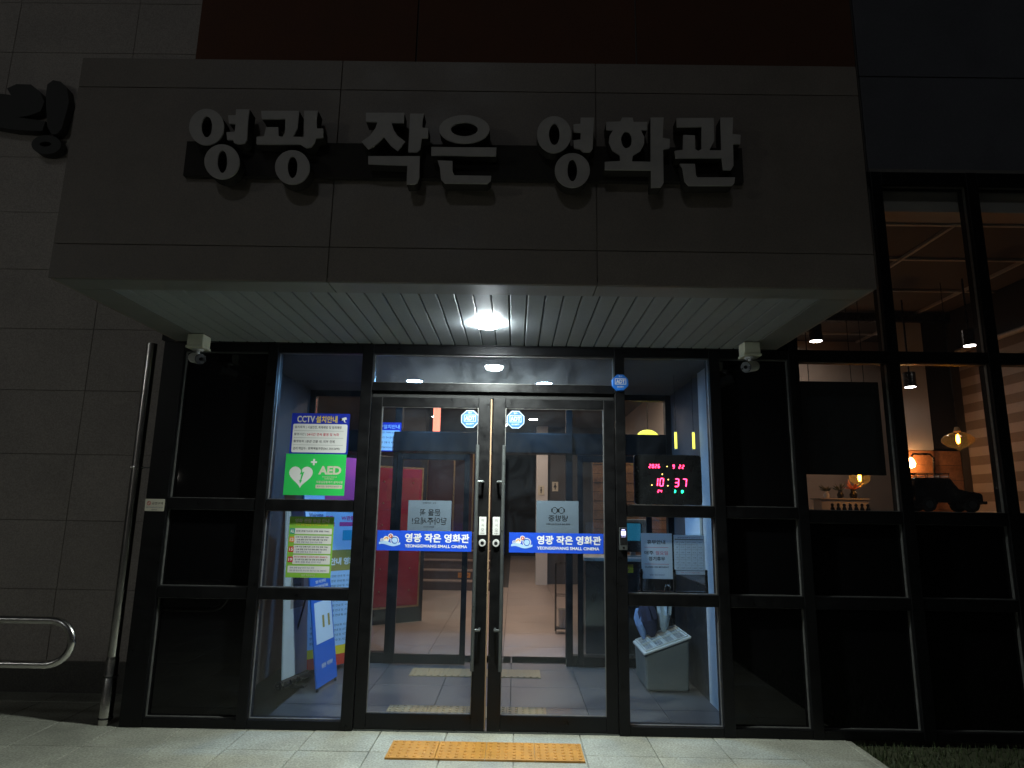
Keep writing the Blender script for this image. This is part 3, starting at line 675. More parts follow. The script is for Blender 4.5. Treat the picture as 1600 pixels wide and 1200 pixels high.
# over the doors
hbar(-1.105, 0.752, 2.70, 2.768)
hbar(-1.105, 0.752, 2.410, 2.475)
p = MB().box(-1.104, 0.751, 0.012, 0.020, 2.476, 2.699).build('pane', 'glass_transom', sf)
p['label'] = 'dusty glass transom pane above the doors'
bd = MB()
for a in ((-1.1045, -1.097, 2.4756, 2.6994), (0.744, 0.7515, 2.4756, 2.6994)): bd.box(a[0], a[1], -0.012, 0.0115, a[2], a[3])
for a in ((-1.097, 0.744, 2.4756, 2.482), (-1.097, 0.744, 2.693, 2.6994)): bd.box(a[0], a[1], -0.012, 0.0115, a[2], a[3])
bd.build('glazing_bead', 'bead_metal', p)
MB().box(-1.1045, 0.7515, 0.0, 0.07, 2.366, 2.4095).build('door_header', 'joint_dark', sf)
MB().box(-2.73, -2.60, FY1, YW - 0.002, 0.004, 2.768).build('return_panel', 'frame_black', sf)
MB().box(-1.104, 0.751, -0.03, 0.07, 0.001, 0.012).build('threshold', 'handle_metal', sf)
MB().box(-2.735, 2.0, -0.052, -0.003, 2.7685, 2.7695 + 0.02).build('head_trim', 'frame_black', sf)

# ------------------------------------------------------------------ entrance doors
def logo(parent, x, z, s, y):
    """small wave-and-film emblem on the blue band"""
    g = MB()
    for cx, cz, r in ((-0.062, 0.004, 0.014), (-0.028, 0.012, 0.024), (0.006, 0.036, 0.020), (0.040, 0.004, 0.034)):
        g.disc(x + cx * s, z + cz * s, r * s, r * s, y)
    wv = []
    for i in range(21):
        t = i / 20; wv.append((x + (-0.085 + 0.17 * t) * s, z + (-0.012 + 0.010 * math.sin(t * 6.3)) * s))
    for i in range(20, -1, -1):
        t = i / 20; wv.append((x + (-0.085 + 0.17 * t) * s, z + (-0.034 + 0.009 * math.sin(t * 6.3 + 0.6)) * s))
    e = g.build('emblem', 'white', parent)
    MB().flat(wv, y - 0.0003).build('emblem_wave', 'sky_blue', e)
    MB().ring(x + 0.006 * s, z + 0.036 * s, 0.014 * s, 0.006 * s, y - 0.0003).build('emblem_ring', 'brick_red', e)
    MB().ring(x - 0.028 * s, z + 0.010 * s, 0.018 * s, 0.009 * s, y - 0.0003, a0=0, a1=180).build('emblem_arch', 'orange', e)
    MB().ring(x + 0.040 * s, z + 0.004 * s, 0.028 * s, 0.021 * s, y - 0.0003).build('emblem_wheel', 'mid_blue', e)
    MB().disc(x + 0.040 * s, z + 0.004 * s, 0.020 * s, 0.020 * s, y - 0.0003).build('emblem_hub', 'sky_blue', e)
    MB().ring(x - 0.062 * s, z + 0.004 * s, 0.010 * s, 0.006 * s, y - 0.0003).build('emblem_drop', 'mid_blue', e)

def octagon(cx, cz, r, y): return [(cx + r * math.cos(R(22.5 + 45 * i)), cz + r * math.sin(R(22.5 + 45 * i))) for i in range(8)]

def badge(name, label, x, z, y, r):
    t = thing(name, label, 'sticker', (x, y, z), group='octagonal security stickers')
    MB().prism(octagon(x, z, r, y), y, y + 0.0012).build('backing', 'pale_badge', t)
    MB().flat(octagon(x, z, r * 0.92, y), y - 0.0004).build('face', 'deep_badge', t)
    fr = MB()
    w, h, e = r * 0.62, r * 0.36, r * 0.05
    zz = z + r * 0.08
    fr.rect(x - w, x + w, zz + h - e, zz + h, y - 0.0008).rect(x - w, x + w, zz - h, zz - h + e, y - 0.0008)
    fr.rect(x - w, x - w + e, zz - h + e, zz + h - e, y - 0.0008).rect(x + w - e, x + w, zz - h + e, zz + h - e, y - 0.0008)
    fr.build('border', 'pale_badge', t)
    text('ADT', x, zz, r * 0.46, y - 0.0008, 'pale_badge', t, bold=0.03, w=r * 1.05)
    text('캡스', x, z + r * 0.68, r * 0.2, y - 0.0008, 'pale_badge', t, bold=0.02)
    text('SECURITY', x, z - r * 0.52, r * 0.16, y - 0.0008, 'pale_badge', t, bold=0.02, w=r * 0.85)
    return t

def leaf(x0, x1, lock_left, label, tagword):
    t = thing('entrance_door', label, 'door', ((x0 + x1) / 2, 0, 0), group='entrance door leaves')
    y0, y1 = -0.032, 0.02
    sh, slk = 0.082, 0.092
    a, b_ = (slk, sh) if lock_left else (sh, slk)
    MB().box(x0, x0 + a, y0, y1, 0.016, 2.362).build('stile', 'frame_black', t, bevel=0.003)
    MB().box(x1 - b_, x1, y0, y1, 0.016, 2.362).build('stile', 'frame_black', t, bevel=0.003)
    MB().box(x0 + a + .0005, x1 - b_ - .0005, y0 + .003, y1 - .003, 0.016, 0.118).build('bottom_rail', 'frame_black', t, bevel=0.003)
    MB().box(x0 + a + .0005, x1 - b_ - .0005, y0 + .003, y1 - .003, 2.29, 2.362).build('top_rail', 'frame_black', t, bevel=0.003)
    gx0, gx1, gz0, gz1 = x0 + a, x1 - b_, 0.118, 2.29
    p = MB().box(gx0 + .001, gx1 - .001, -0.008, 0.0, gz0 + .001, gz1 - .001).build('pane', 'glass_clear', t)
    e = 0.005; bd = MB()
    for q in ((gx0 + .0006, gx0 + e, gz0 + .0006, gz1 - .0006), (gx1 - e, gx1 - .0006, gz0 + .0006, gz1 - .0006)): bd.box(q[0], q[1], -0.022, -0.0085, q[2], q[3])
    for q in ((gx0 + e, gx1 - e, gz0 + .0006, gz0 + e), (gx0 + e, gx1 - e, gz1 - e, gz1 - .0006)): bd.box(q[0], q[1], -0.022, -0.0085, q[2], q[3])
    bd.build('glazing_bead', 'bead_metal', p)
    # pull bar
    hx = gx0 - 0.004 if lock_left else gx1 + 0.004
    hb = MB().cyl((hx, -0.095, 0.42), (hx, -0.095, 2.0), 0.0135, 0.0135, 16).build('pull_handle', 'handle_metal', t, smooth=True)
    lx = x0 + a * 0.5 if lock_left else x1 - b_ * 0.5
    for z in (0.69, 1.73):
        MB().tube([(hx, -0.095, z), (lx, -0.094, z), (lx, -0.033, z)], 0.010, 10).build('standoff', 'handle_metal', hb, smooth=True)
    # push plate and lock
    plx = lx + (-0.006 if lock_left else 0.006)
    pp = MB().box(plx - 0.026, plx + 0.026, y0 - 0.003, y0 - 0.0005, 1.345, 1.475).build('push_plate', 'white_plastic', t, bevel=0.001)
    for k, ch in enumerate('미시오'):
        text(ch, plx, 1.450 - 0.034 * k, 0.021, y0 - 0.0036, 'ink_soft', pp)
    text('PUSH', plx, 1.357, 0.009, y0 - 0.0036, 'ink_soft', pp)
    lk = MB().cyl((plx, y0 - 0.018, 1.288), (plx, y0 - 0.0005, 1.288), 0.024, 0.027, 24).build('lock', 'satin_steel', t, smooth=True)
    MB().cyl((plx, y0 - 0.0195, 1.288), (plx, y0 - 0.0183, 1.288), 0.013, 0.013, 16).build('keyhole', 'black_plastic', lk)
    # blue name band on the glass
    bx0, bx1 = (gx0 + 0.044, gx1 - 0.0085) if lock_left else (gx0 + 0.010, gx1 - 0.028)
    by = -0.0092
    bn = MB().rect(bx0, bx1, 1.222, 1.366, by).build('name_band', 'band_blue', t)
    W = bx1 - bx0
    logo(bn, bx0 + W * 0.135, 1.292, 0.92, by - 0.0005)
    text('영광 작은 영화관', bx0 + W * 0.635, 1.315, 0.064, by - 0.0005, 'white', bn, bold=0.032, w=W * 0.68)
    text('YEONGGWANG SMALL CINEMA', bx0 + W * 0.625, 1.257, 0.022, by - 0.0005, 'white', bn, bold=0.03, w=W * 0.66)
    return t, gx0, gx1
dl_, _a, _b = leaf(-1.102, -0.192, False, 'black framed glass entrance door leaf, hinged next to the green sign window', 'l')
MB().box(-0.1915, -0.182, -0.012, 0.005, 0.02, 2.36).build('brush_seal', 'brush_fibre', dl_)
leaf(-0.172, 0.749, True, 'black framed glass entrance door leaf, hinged next to the digital clock window', 'r')
badge('security_sticker', 'blue octagonal security sticker on the door with the backward two-line notice', -0.350, 2.205, -0.0105, 0.072)
badge('security_sticker', 'blue octagonal security sticker on the door with the backward penguin notice', -0.002, 2.205, -0.0105, 0.072)
# alarm box at the head of the door frame
ab = thing('alarm_box', 'blue octagonal alarm box at the upper door frame corner', 'alarm box', (0.789, FY0, 2.49))
MB().prism(octagon(0.789, 2.49, 0.066, 0), FY0 - 0.05, FY0 - 0.001).build('box', 'badge_blue', ab, bevel=0.006)
fr = MB(); yy = FY0 - 0.0515
for q in ((-.042, .042, .026, .030), (-.042, .042, -.016, -.012), (-.042, -.038, -.012, .026), (.038, .042, -.012, .026)):
    fr.rect(0.789 + q[0], 0.789 + q[1], 2.49 + q[2], 2.49 + q[3], yy)
fr.build('border', 'white', ab)
text('ADT', 0.789, 2.497, 0.03, yy, 'white', ab, bold=0.03, w=0.066)
text('캡 스', 0.789, 2.537, 0.012, yy, 'white', ab, bold=0.02)
text('SECURITY', 0.789, 2.455, 0.010, yy, 'white', ab, bold=0.02, w=0.05)
# access reader
rd = thing('access_reader', 'slim access reader with a lit screen on the door frame', 'card reader', (0.797, FY0, 1.335))
MB().rprism(0.768, 0.828 - 0.002, 1.255, 1.415, 0.006, FY0 - 0.022, FY0 - 0.001).build('housing', 'handle_metal', rd, bevel=0.002)
MB().rprism(0.773, 0.821, 1.292, 1.408, 0.004, FY0 - 0.0235, FY0 - 0.0225).build('front_glass', 'black_plastic', rd)
MB().rect(0.780, 0.814, 1.358, 1.392, FY0 - 0.024).build('screen', 'screen_violet', rd)
MB().rect(0.784, 0.808, 1.397, 1.403, FY0 - 0.024).build('status_bar', 'screen_violet', rd)
text('ON OFF', 0.797, 1.349, 0.006, FY0 - 0.024, 'screen_violet', rd)
MB().disc(0.797, 1.272, 0.008, 0.008, FY0 - 0.0235).build('finger_pad', 'chrome', rd)
# no-smoking plate
ns = thing('no_smoking_plate', 'small beige no smoking plate on the frame beside the downpipe', 'sign', (-2.66, FY0, 1.52))
MB().rprism(-2.733, -2.590, 1.478, 1.566, 0.006, FY0 - 0.0035, FY0 - 0.0008).build('plate', 'cream', ns)
MB().ring(-2.705, 1.535, 0.015, 0.011, FY0 - 0.004).build('ban_ring', 'ink_red', ns)
MB().flat([(-2.715, 1.546), (-2.712, 1.548), (-2.694, 1.524), (-2.697, 1.522)], FY0 - 0.0042).build('ban_bar', 'ink_red', ns)
text('금연구역', -2.642, 1.535, 0.019, FY0 - 0.004, 'ink', ns, bold=0.01, w=0.082)
text('금연구역 시설 내 금연 안내 영광', -2.661, 1.505, 0.010, FY0 - 0.004, 'ink_blue', ns, w=0.125)
text('영광관', -2.661, 1.488, 0.009, FY0 - 0.004, 'ink_soft', ns, w=0.04)

# ================================================================== SIGNS ON THE GLASS
cs = thing('camera_notice', 'blue and white CCTV notice on the glass above the green AED sign', 'sign', (-1.495, 0.011, 1.92))
y = 0.0085
MB().box(-1.716, -1.272, y, 0.0115, 1.922, 2.232).build('board', 'sign_blue', cs)
text('CCTV', -1.607, 2.187, 0.050, y - 0.0005, 'cream', cs, bold=0.025, w=0.135)
text('설치안내', -1.449, 2.187, 0.054, y - 0.0005, 'yellow', cs, bold=0.022, w=0.165)
cm = MB().prism([(-1.341, 2.196), (-1.300, 2.206), (-1.294, 2.188), (-1.335, 2.178)], y - 0.003, y - 0.0003).build('camera_icon', 'white', cs)
MB().disc(-1.338, 2.187, 0.009, 0.010, y - 0.0034).build('icon_lens', 'ink', cm)
MB().flat([(-1.318, 2.182), (-1.308, 2.184), (-1.306, 2.170), (-1.298, 2.168), (-1.298, 2.164), (-1.314, 2.166)], y - 0.0034).build('icon_arm', 'white', cm)
MB().rrect(-1.702, -1.286, 1.932, 2.150, 0.012, y - 0.0004).build('text_panel', 'white', cs)
rows = [('설치목적 |', '시설안전, 화재예방 및 범죄예방', 'ink'), ('촬영시간 |', '24시간 연속 촬영 및 녹화', 'ink_red'), ('촬영범위 |', '본관 건물 내, 외부 전체', 'ink'), ('관리 책임자 :', '문화예술과장(061.350.5690)', 'ink')]
ln = MB()
for k, (a, b_, c) in enumerate(rows):
    zz = 2.124 - 0.054 * k
    text(a, -1.690, zz, 0.022, y - 0.0008, 'ink_soft', cs, bold=0.008, align='l', w=0.090 if k < 3 else 0.105)
    text(b_, -1.592 if k < 3 else -1.575, zz, 0.023, y - 0.0008, c, cs, bold=0.016 if k == 1 else 0.008, align='l', w=(0.262, 0.245, 0.215, 0.24)[k])
    if k < 3: ln.rect(-1.690, -1.312, zz - 0.0275, zz - 0.0260, y - 0.0008)
ln.build('rule', 'ink_soft', cs)

ae = thing('defibrillator_sign', 'green AED sign with a white heart on the glass', 'sign', (-1.505, 0.011, 1.612))
MB().box(-1.738, -1.280, y, 0.0115, 1.612, 1.9205).build('board', 'green', ae)
hp = []
for i in range(40):
    t = 2 * math.pi * i / 40
    hp.append((-1.615 + 0.0056 * 16 * math.sin(t) ** 3, 1.758 + 0.0056 * (13 * math.cos(t) - 5 * math.cos(2 * t) - 2 * math.cos(3 * t) - math.cos(4 * t))))
h = MB().flat(hp, y - 0.0004).build('heart', 'white', ae)
MB().flat([(-1.606, 1.806), (-1.624, 1.764), (-1.609, 1.768), (-1.617, 1.722), (-1.625, 1.726), (-1.616, 1.697), (-1.602, 1.722), (-1.609, 1.722), (-1.590, 1.787), (-1.606, 1.780)], y - 0.0008).build('bolt', 'green', h)
MB().flat([(-1.530, 1.884), (-1.516, 1.884), (-1.516, 1.867), (-1.500, 1.867), (-1.500, 1.853), (-1.516, 1.853), (-1.516, 1.836), (-1.530, 1.836), (-1.530, 1.853), (-1.546, 1.853), (-1.546, 1.867), (-1.530, 1.867)], y - 0.0004).build('cross', 'white', ae)
text('AED', -1.398, 1.800, 0.064, y - 0.0004, 'cream', ae, bold=0.04, w=0.172)
text('Automated External', -1.398, 1.752, 0.012, y - 0.0004, 'cream', ae, w=0.11)
text('Defibrillator', -1.398, 1.737, 0.012, y - 0.0004, 'cream', ae, w=0.072)
text('자동심장충격기 설치시설', -1.396, 1.712, 0.019, y - 0.0004, 'cream', ae, bold=0.02, w=0.198)
st = MB().rect(-1.497, -1.297, 1.664, 1.692, y - 0.0004).build('name_strip', 'cream', ae)
text('설치시설 | 영광작은영화관 내', -1.397, 1.678, 0.015, y - 0.0008, 'ink_soft', st, w=0.185)

rt = thing('rating_notice', 'lime green film rating notice on the glass below the AED sign', 'poster', (-1.505, 0.011, 1.02))
MB().box(-1.672, -1.340, 0.0095, 0.0115, 1.017, 1.455).build('sheet', 'lime', rt)
y = 0.009
text('영화 관람 등급 안내', -1.503, 1.426, 0.030, y, 'cream', rt, bold=0.03, w=0.255)
text('영화 관람 등급을 꼭 안내해 주세요', -1.503, 1.395, 0.014, y, 'yellow', rt, w=0.24)
blocks = [('ALL', 'teal', 1.328, 1.370, ['전체 관람가(모든 연령 관람 가능)']),
          ('12', 'orange', 1.258, 1.318, ['12세 이상 관람가(만 12세 이상 관람 가능)', '- 12세 관람 안내 이상 연령 관람 가능 안내', '- 영화 관람 등급 안내 이상 관람']),
          ('15', 'brick_red', 1.188, 1.248, ['15세 이상 관람가(만 15세 이상 관람 가능)', '- 15세 관람 안내 이상 연령 관람 가능 안내', '- 영화 관람 등급 안내 이상 관람']),
          ('19', 'ink_red', 1.113, 1.178, ['청소년 관람 불가 (보호자 동반 관람불가)', '- 만 19세 이상 관람 가능 연령 안내 관람불가', '- 영화 관람 등급 안내 이상'])]
for nm, c, z0, z1, lines in blocks:
    bx = MB().rrect(-1.628, -1.352, z0, z1, 0.004, y).build('text_box', 'white', rt)
    ic = MB().rrect(-1.664, -1.626, (z0 + z1) / 2 - 0.02, (z0 + z1) / 2 + 0.02, 0.006, y - 0.0004).build('rating_icon', c, bx)
    text(nm, -1.645, (z0 + z1) / 2, 0.022, y - 0.0008, 'white', ic, bold=0.03, w=0.028)
    for k, l in enumerate(lines):
        zz = (z0 + z1) / 2 + (len(lines) - 1) * 0.009 - 0.018 * k
        text(l, -1.618, zz, 0.0125, y - 0.0004, ('ink', 'ink', 'ink_blue')[k] if nm != '19' or k else 'ink_red', bx, bold=0.02 if k < 2 else 0, align='l', w=(0.245, 0.235, 0.20)[k])
bx = MB().rrect(-1.660, -1.352, 1.052, 1.100, 0.004, y).build('text_box', 'white', rt)
text('영화 관람 등급 안내 이상 관람', -1.645, 1.087, 0.012, y - 0.0004, 'ink_blue', bx, align='l', w=0.18)
text('영화 관람 등급 연령 안내, 영화 관람 이상 가능, 관람 안내', -1.645, 1.067, 0.012, y - 0.0004, 'ink_blue', bx, align='l', w=0.27)
text('영광 작은영화관', -1.505, 1.034, 0.014, y, 'cream', rt, w=0.10)

# backward paper notices taped to the inside of the doors
def paper(x0, x1, z0, z1, label):
    t = thing('paper_notice', label, 'notice', ((x0 + x1) / 2, 0.002, z0))
    MB().box(x0, x1, 0.0025, 0.0035, z0, z1).build('sheet', 'paper_back', t)
    return t
t = paper(-0.792, -0.470, 1.340, 1.588, 'pale paper on the door glass with backward two-line lettering')
text('문을 꼭', -0.628, 1.500, 0.050, 0.0019, 'ink', t, bold=0.012, w=0.155, mirror=True)
text('닫아주세요!', -0.632, 1.438, 0.054, 0.0019, 'ink', t, bold=0.012, w=0.255, mirror=True)
text('영광 · 작은영화관', -0.635, 1.570, 0.014, 0.0019, 'ink_soft', t, w=0.10, mirror=True)
text('영광작은영화관', -0.632, 1.395, 0.013, 0.0019, 'ink_soft', t, w=0.08, mirror=True)
t = paper(0.163, 0.478, 1.340, 1.600, 'pale paper on the door glass with two drawn penguins and backward lettering')
for cx in (0.300, 0.350):
    pg = MB().ring(cx, 1.530, 0.020, 0.0155, 0.0019, k=1.25).build('penguin_outline', 'ink', t)
    MB().flat([(cx - 0.026, 1.540), (cx - 0.018, 1.546), (cx - 0.020, 1.515), (cx - 0.026, 1.518)], 0.0018).flat([(cx + 0.018, 1.546), (cx + 0.026, 1.540), (cx + 0.026, 1.518), (cx + 0.020, 1.515)], 0.0018).flat(
        [(cx - 0.004, 1.537), (cx + 0.004, 1.537), (cx, 1.530)], 0.0018).build('penguin_detail', 'ink', pg)
text('냉방중', 0.325, 1.473, 0.046, 0.0019, 'ink', t, bold=0.014, w=0.145, mirror=True)
text('냉방중 문을 꼭 닫아주세요 영화관', 0.325, 1.430, 0.013, 0.0019, 'ink', t, bold=0.01, w=0.18, mirror=True)

# digital clock behind the glass
ck = thing('digital_clock', 'black digital wall clock with red LED date and time', 'clock', (1.155, 0.05, 1.585))
MB().rprism(0.902, 1.410, 1.585, 1.958, 0.022, 0.026, 0.062).build('case', 'black_plastic', ck, bevel=0.004)
yc = 0.0252
SEG = {'0': 'abcdef', '1': 'bc', '2': 'abged', '3': 'abgcd', '4': 'fgbc', '5': 'afgcd', '6': 'afgedc', '7': 'abc', '8': 'abcdefg', '9': 'abcdfg'}
def digits(s_, x, z, w, h, th, gap, material):
    g = MB()
    for ch in s_:
        if ch in SEG:
            for q in SEG[ch]:
                x0, x1, z0, z1 = {'a': (th, w - th, h - th, h), 'd': (th, w - th, 0, th), 'g': (th, w - th, h / 2 - th / 2, h / 2 + th / 2),
                                  'f': (0, th, h / 2 + th * .3, h - th * .6), 'b': (w - th, w, h / 2 + th * .3, h - th * .6), 'e': (0, th, th * .6, h / 2 - th * .3), 'c': (w - th, w, th * .6, h / 2 - th * .3)}[q]
                sk = 0.10
                g.flat([(x + x0 + sk * z0, z + z0), (x + x1 + sk * z0, z + z0), (x + x1 + sk * z1, z + z1), (x + x0 + sk * z1, z + z1)], yc)
        x += w + gap
    return g.build('digit_display', material, ck)
digits('2026', 1.012, 1.856, 0.0160, 0.030, 0.0050, 0.0062, 'led_red')
digits('9', 1.190, 1.855, 0.0160, 0.030, 0.0050, 0.0062, 'led_red')
digits('22', 1.237, 1.854, 0.0160, 0.030, 0.0050, 0.0090, 'led_red')
digits('10', 1.046, 1.720, 0.031, 0.063, 0.0072, 0.011, 'led_red')
digits('37', 1.198, 1.718, 0.036, 0.063, 0.0072, 0.022, 'led_red')
digits('24', 1.072, 1.674, 0.014, 0.021, 0.0042, 0.005, 'led_red')
digits('3', 1.194, 1.673, 0.017, 0.023, 0.005, 0.005, 'led_green')
digits('8', 1.250, 1.672, 0.017, 0.023, 0.005, 0.005, 'led_green')
g = MB()
for x, z, r in ((1.151, 1.870, .0045), (1.157, 1.772, .005), (1.152, 1.726, .005), (1.032, 1.729, .005), (1.113, 1.811, .005)): g.disc(x, z, r, r, yc, 10)
g.build('indicator', 'led_amber', ck)

# notices in a clear stand behind the glass
pn = thing('notice_stand', 'white closing-day notice and timetable sheets in a clear stand behind glass', 'notice', (1.18, 0.06, 1.0))
y = 0.058
MB().box(0.942, 1.422, 0.064, 0.068, 1.043, 1.376).build('acrylic_back', 'glass_inner', pn)
MB().box(0.948, 1.178, y, 0.0615, 1.046, 1.374).build('sheet', 'paper_white', pn)
MB().box(1.192, 1.419, y, 0.0615, 1.080, 1.364).build('sheet', 'paper_white', pn)
text('휴무안내', 1.060, 1.310, 0.030, y - .0005, 'ink', pn, bold=0.02, w=0.135)
text('매주', 1.005, 1.232, 0.028, y - .0005, 'ink', pn, bold=0.014, w=0.068)
text('월요일', 1.100, 1.232, 0.028, y - .0005, 'ink_red', pn, w=0.092)
text('정기휴무', 1.062, 1.190, 0.030, y - .0005, 'ink', pn, bold=0.02, w=0.122)
text('CLOSED ON MONDAY', 1.062, 1.130, 0.012, y - .0005, 'ink', pn, bold=0.02, w=0.178)
text('영광 작은영화관', 1.062, 1.074, 0.013, y - .0005, 'ink_blue', pn, w=0.11)
MB().rect(0.970, 1.150, 1.2705, 1.273, y - .0005).rect(0.970, 1.152, 1.150, 1.1525, y - .0005).build('rule', 'ink_red', pn)
MB().rect(1.198, 1.412, 1.330, 1.335, y - .0005).rect(1.198, 1.412, 1.106, 1.109, y - .0005).build('rule', 'ink', pn)
text('영광작은영화관 상영시간표', 1.305, 1.345, 0.011, y - .0005, 'ink_blue', pn, w=0.17)
g = MB()
for k in range(6): g.rect(1.200, 1.410, 1.296 - 0.037 * k, 1.297 - 0.037 * k, y - .0005)
for k in range(5): g.rect(1.232 + 0.044 * k, 1.233 + 0.044 * k, 1.111, 1.328, y - .0005)
g.build('table_line', 'ink_soft', pn)
for k in range(6):
    zz = 1.312 - 0.037 * k
    text('%d관' % (k % 2 + 1), 1.216, zz, 0.010, y - .0006, 'ink', pn)
    for c_ in range(4): text('%02d:%02d' % (10 + 2 * c_ + k % 3, (k * 25 + c_ * 10) % 60), 1.255 + 0.044 * c_, zz, 0.008, y - .0006, 'ink_soft', pn)
text('- 영화 시간 안내 관람 주세요', 1.305, 1.094, 0.008, y - .0005, 'ink_red', pn, w=0.15)
for x in (0.935, 1.180, 1.415):
    MB().box(x, x + 0.018, 0.052, 0.070, 0.955, 1.115).build('clip_leg', 'black_plastic', pn)
MB().box(0.93, 1.438, 0.078, 0.13, 0.941, 0.955).build('shelf', 'frame_black', pn)

# ================================================================== VESTIBULE
YI = 2.0                                                  # plane of the inner doors
vf = struct('vestibule_floor', MB().box(-2.3, 1.75, 0.076, YI + 0.06, -0.059, -0.012), 'grout')
ft = mesh_of(bevel_box(0.596, 0.596, 0.013, 0.002), 'floor_tile', 'floor_tile')
for i in range(-4, 3):
    for j in range(4):
        x, y = 0.011 + 0.6 * i + 0.3 - 0.02, 0.10 + 0.6 * j + 0.18
        if x - 0.3 < -2.35 or x + 0.3 > 1.9 : continue
        inst('floor_tile', ft, (x, y - 0.22 + 0.22, 0.0), vf)
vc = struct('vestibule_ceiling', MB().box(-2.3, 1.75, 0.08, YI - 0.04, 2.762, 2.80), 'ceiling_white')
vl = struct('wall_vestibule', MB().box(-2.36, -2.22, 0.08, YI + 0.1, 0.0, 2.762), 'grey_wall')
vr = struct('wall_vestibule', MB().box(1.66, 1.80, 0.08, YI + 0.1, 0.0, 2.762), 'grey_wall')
MB().box(1.632, 1.6585, 0.08, 0.82, 0.0, 2.762).build('white_panel', 'white_wall', vr)
MB().box(1.635, 1.6595, 0.825, 1.95, 0.0, 0.92).build('wainscot', 'counter_black', vr)
MB().box(1.640, 1.6595, 0.95, 1.45, 1.0, 1.6).build('wall_poster', 'pale_blue', vr)
pil = struct('pillar', MB().box(-2.21, -2.02, 0.09, 0.30, 0.0, 2.762), 'white_wall')
def downlight(x, y, z, r, material, name, label, cat='light', group=None):
    t = thing(name, label, cat, (x, y, z), group=group)
    MB().lathe([(r, 0.006), (r * 1.22, -0.001), (r * 1.24, -0.006), (r * 1.02, -0.010), (r, -0.004)], (x, y, z - 0.001), 24).build('trim_ring', 'white_plastic', t, smooth=True)
    MB().lathe([(r * 0.99, -0.003), (r * 0.6, -0.010), (0.0005, -0.012)], (x, y, z - 0.001), 24).build('lens', material, t, smooth=True)
    return t
downlight(-1.0, 1.33, 2.762, 0.075, 'lamp_vestibule', 'vestibule_downlight', 'cool white ceiling downlight inside, beyond the green sign window side', group='vestibule downlights')
downlight(0.273, 1.36, 2.762, 0.075, 'lamp_vestibule', 'vestibule_downlight', 'cool white ceiling downlight inside, above the penguin notice door', group='vestibule downlights')
# tactile strips on the vestibule floor
def inner_tactile(y, bars, label):
    t = thing('tactile_strip', label, 'tactile paving', (-0.34, y, 0.0), group='tactile strips inside the vestibule')
    b_ = bevel_box(0.304, 0.29, 0.006, 0.001)
    if bars:
        for k in range(5): b_.box(-0.125 + 0.06 * k - 0.006, -0.125 + 0.06 * k + 0.016, -0.135, 0.135, 0.0002, 0.005)
    else:
        for i in range(6):
            for j in range(6): b_.lathe([(0.0125, 0), (0.0115, 0.003), (0.006, 0.005), (0.0005, 0.0052)], (-0.127 + 0.051 * i, -0.122 + 0.049 * j, 0.0), 8)
    me = mesh_of(b_, 'tactile_tile', 'tactile_inside')
    for k in range(4): inst('tactile_tile', me, (-0.19 + (k - 1.5) * 0.307 - 0.155, y, 0.0066), t)
inner_tactile(1.625, True, 'yellowish ribbed tactile strip before the inner doors')
inner_tactile(0.43, False, 'yellowish dotted tactile strip just inside the entrance doors')

# inner sliding door screen
ip = thing('inner_screen', 'dark framed inner glass screen with automatic door header', 'glass screen', (-0.3, YI, 0))
def ibar(nm, x0, x1, z0, z1, dy=0.0): return MB().box(x0, x1, YI - 0.04 + dy, YI + 0.06 - dy, z0, z1).build(nm, 'frame_inner', ip, bevel=0.002)
for x0, x1 in ((-2.22, -2.16), (-1.29, -1.215), (0.538, 0.607), (1.60, 1.66)): ibar('mullion', x0, x1, 0.0, 2.762)
for x0, x1 in ((-2.16, -1.29), (-1.215, 0.538), (0.607, 1.60)):
    ibar('transom_bar', x0 + .001, x1 - .001, 2.70, 2.762, 0.004)
    MB().box(x0 + .002, x1 - .002, YI, YI + 0.008, 2.335, 2.70).build('pane', 'glass_inner', ip)
    if x0 != -1.215:
        ibar('bottom_rail', x0 + .001, x1 - .001, 0.0, 0.10, 0.004)
        MB().box(x0 + .002, x1 - .002, YI, YI + 0.008, 0.10, 2.11).build('pane', 'glass_inner', ip)
    ibar('head_rail', x0 + .001, x1 - .001, 2.11, 2.335, 0.003)
MB().box(-1.28, 0.60, YI - 0.11, YI - 0.041, 2.115, 2.32).build('door_operator', 'frame_inner', ip, bevel=0.006)
def islide(x0, x1, y, label, grp='inner sliding doors'):
    t = thing('sliding_door', label, 'door', ((x0 + x1) / 2, y, 0), group=grp)
    f = lambda nm, a, b_, c, d, k=0: MB().box(a, b_, y - 0.018 + k, y + 0.018 - k, c, d).build(nm, 'frame_inner', t, bevel=0.002)
    f('stile', x0, x0 + 0.055, 0.01, 2.10); f('stile', x1 - 0.055, x1, 0.01, 2.10)
    f('bottom_rail', x0 + .056, x1 - .056, 0.01, 0.10, .002); f('top_rail', x0 + .056, x1 - .056, 2.03, 2.10, .002)
    MB().box(x0 + .056, x1 - .056, y - .004, y + .004, .10, 2.03).build('pane', 'glass_inner', t)
islide(-1.235, -0.474, YI - 0.065, 'dark framed inner sliding door standing closed behind the blue band')
islide(0.655, 1.42, YI - 0.065, 'dark framed inner sliding door slid open beside the umbrella bin')
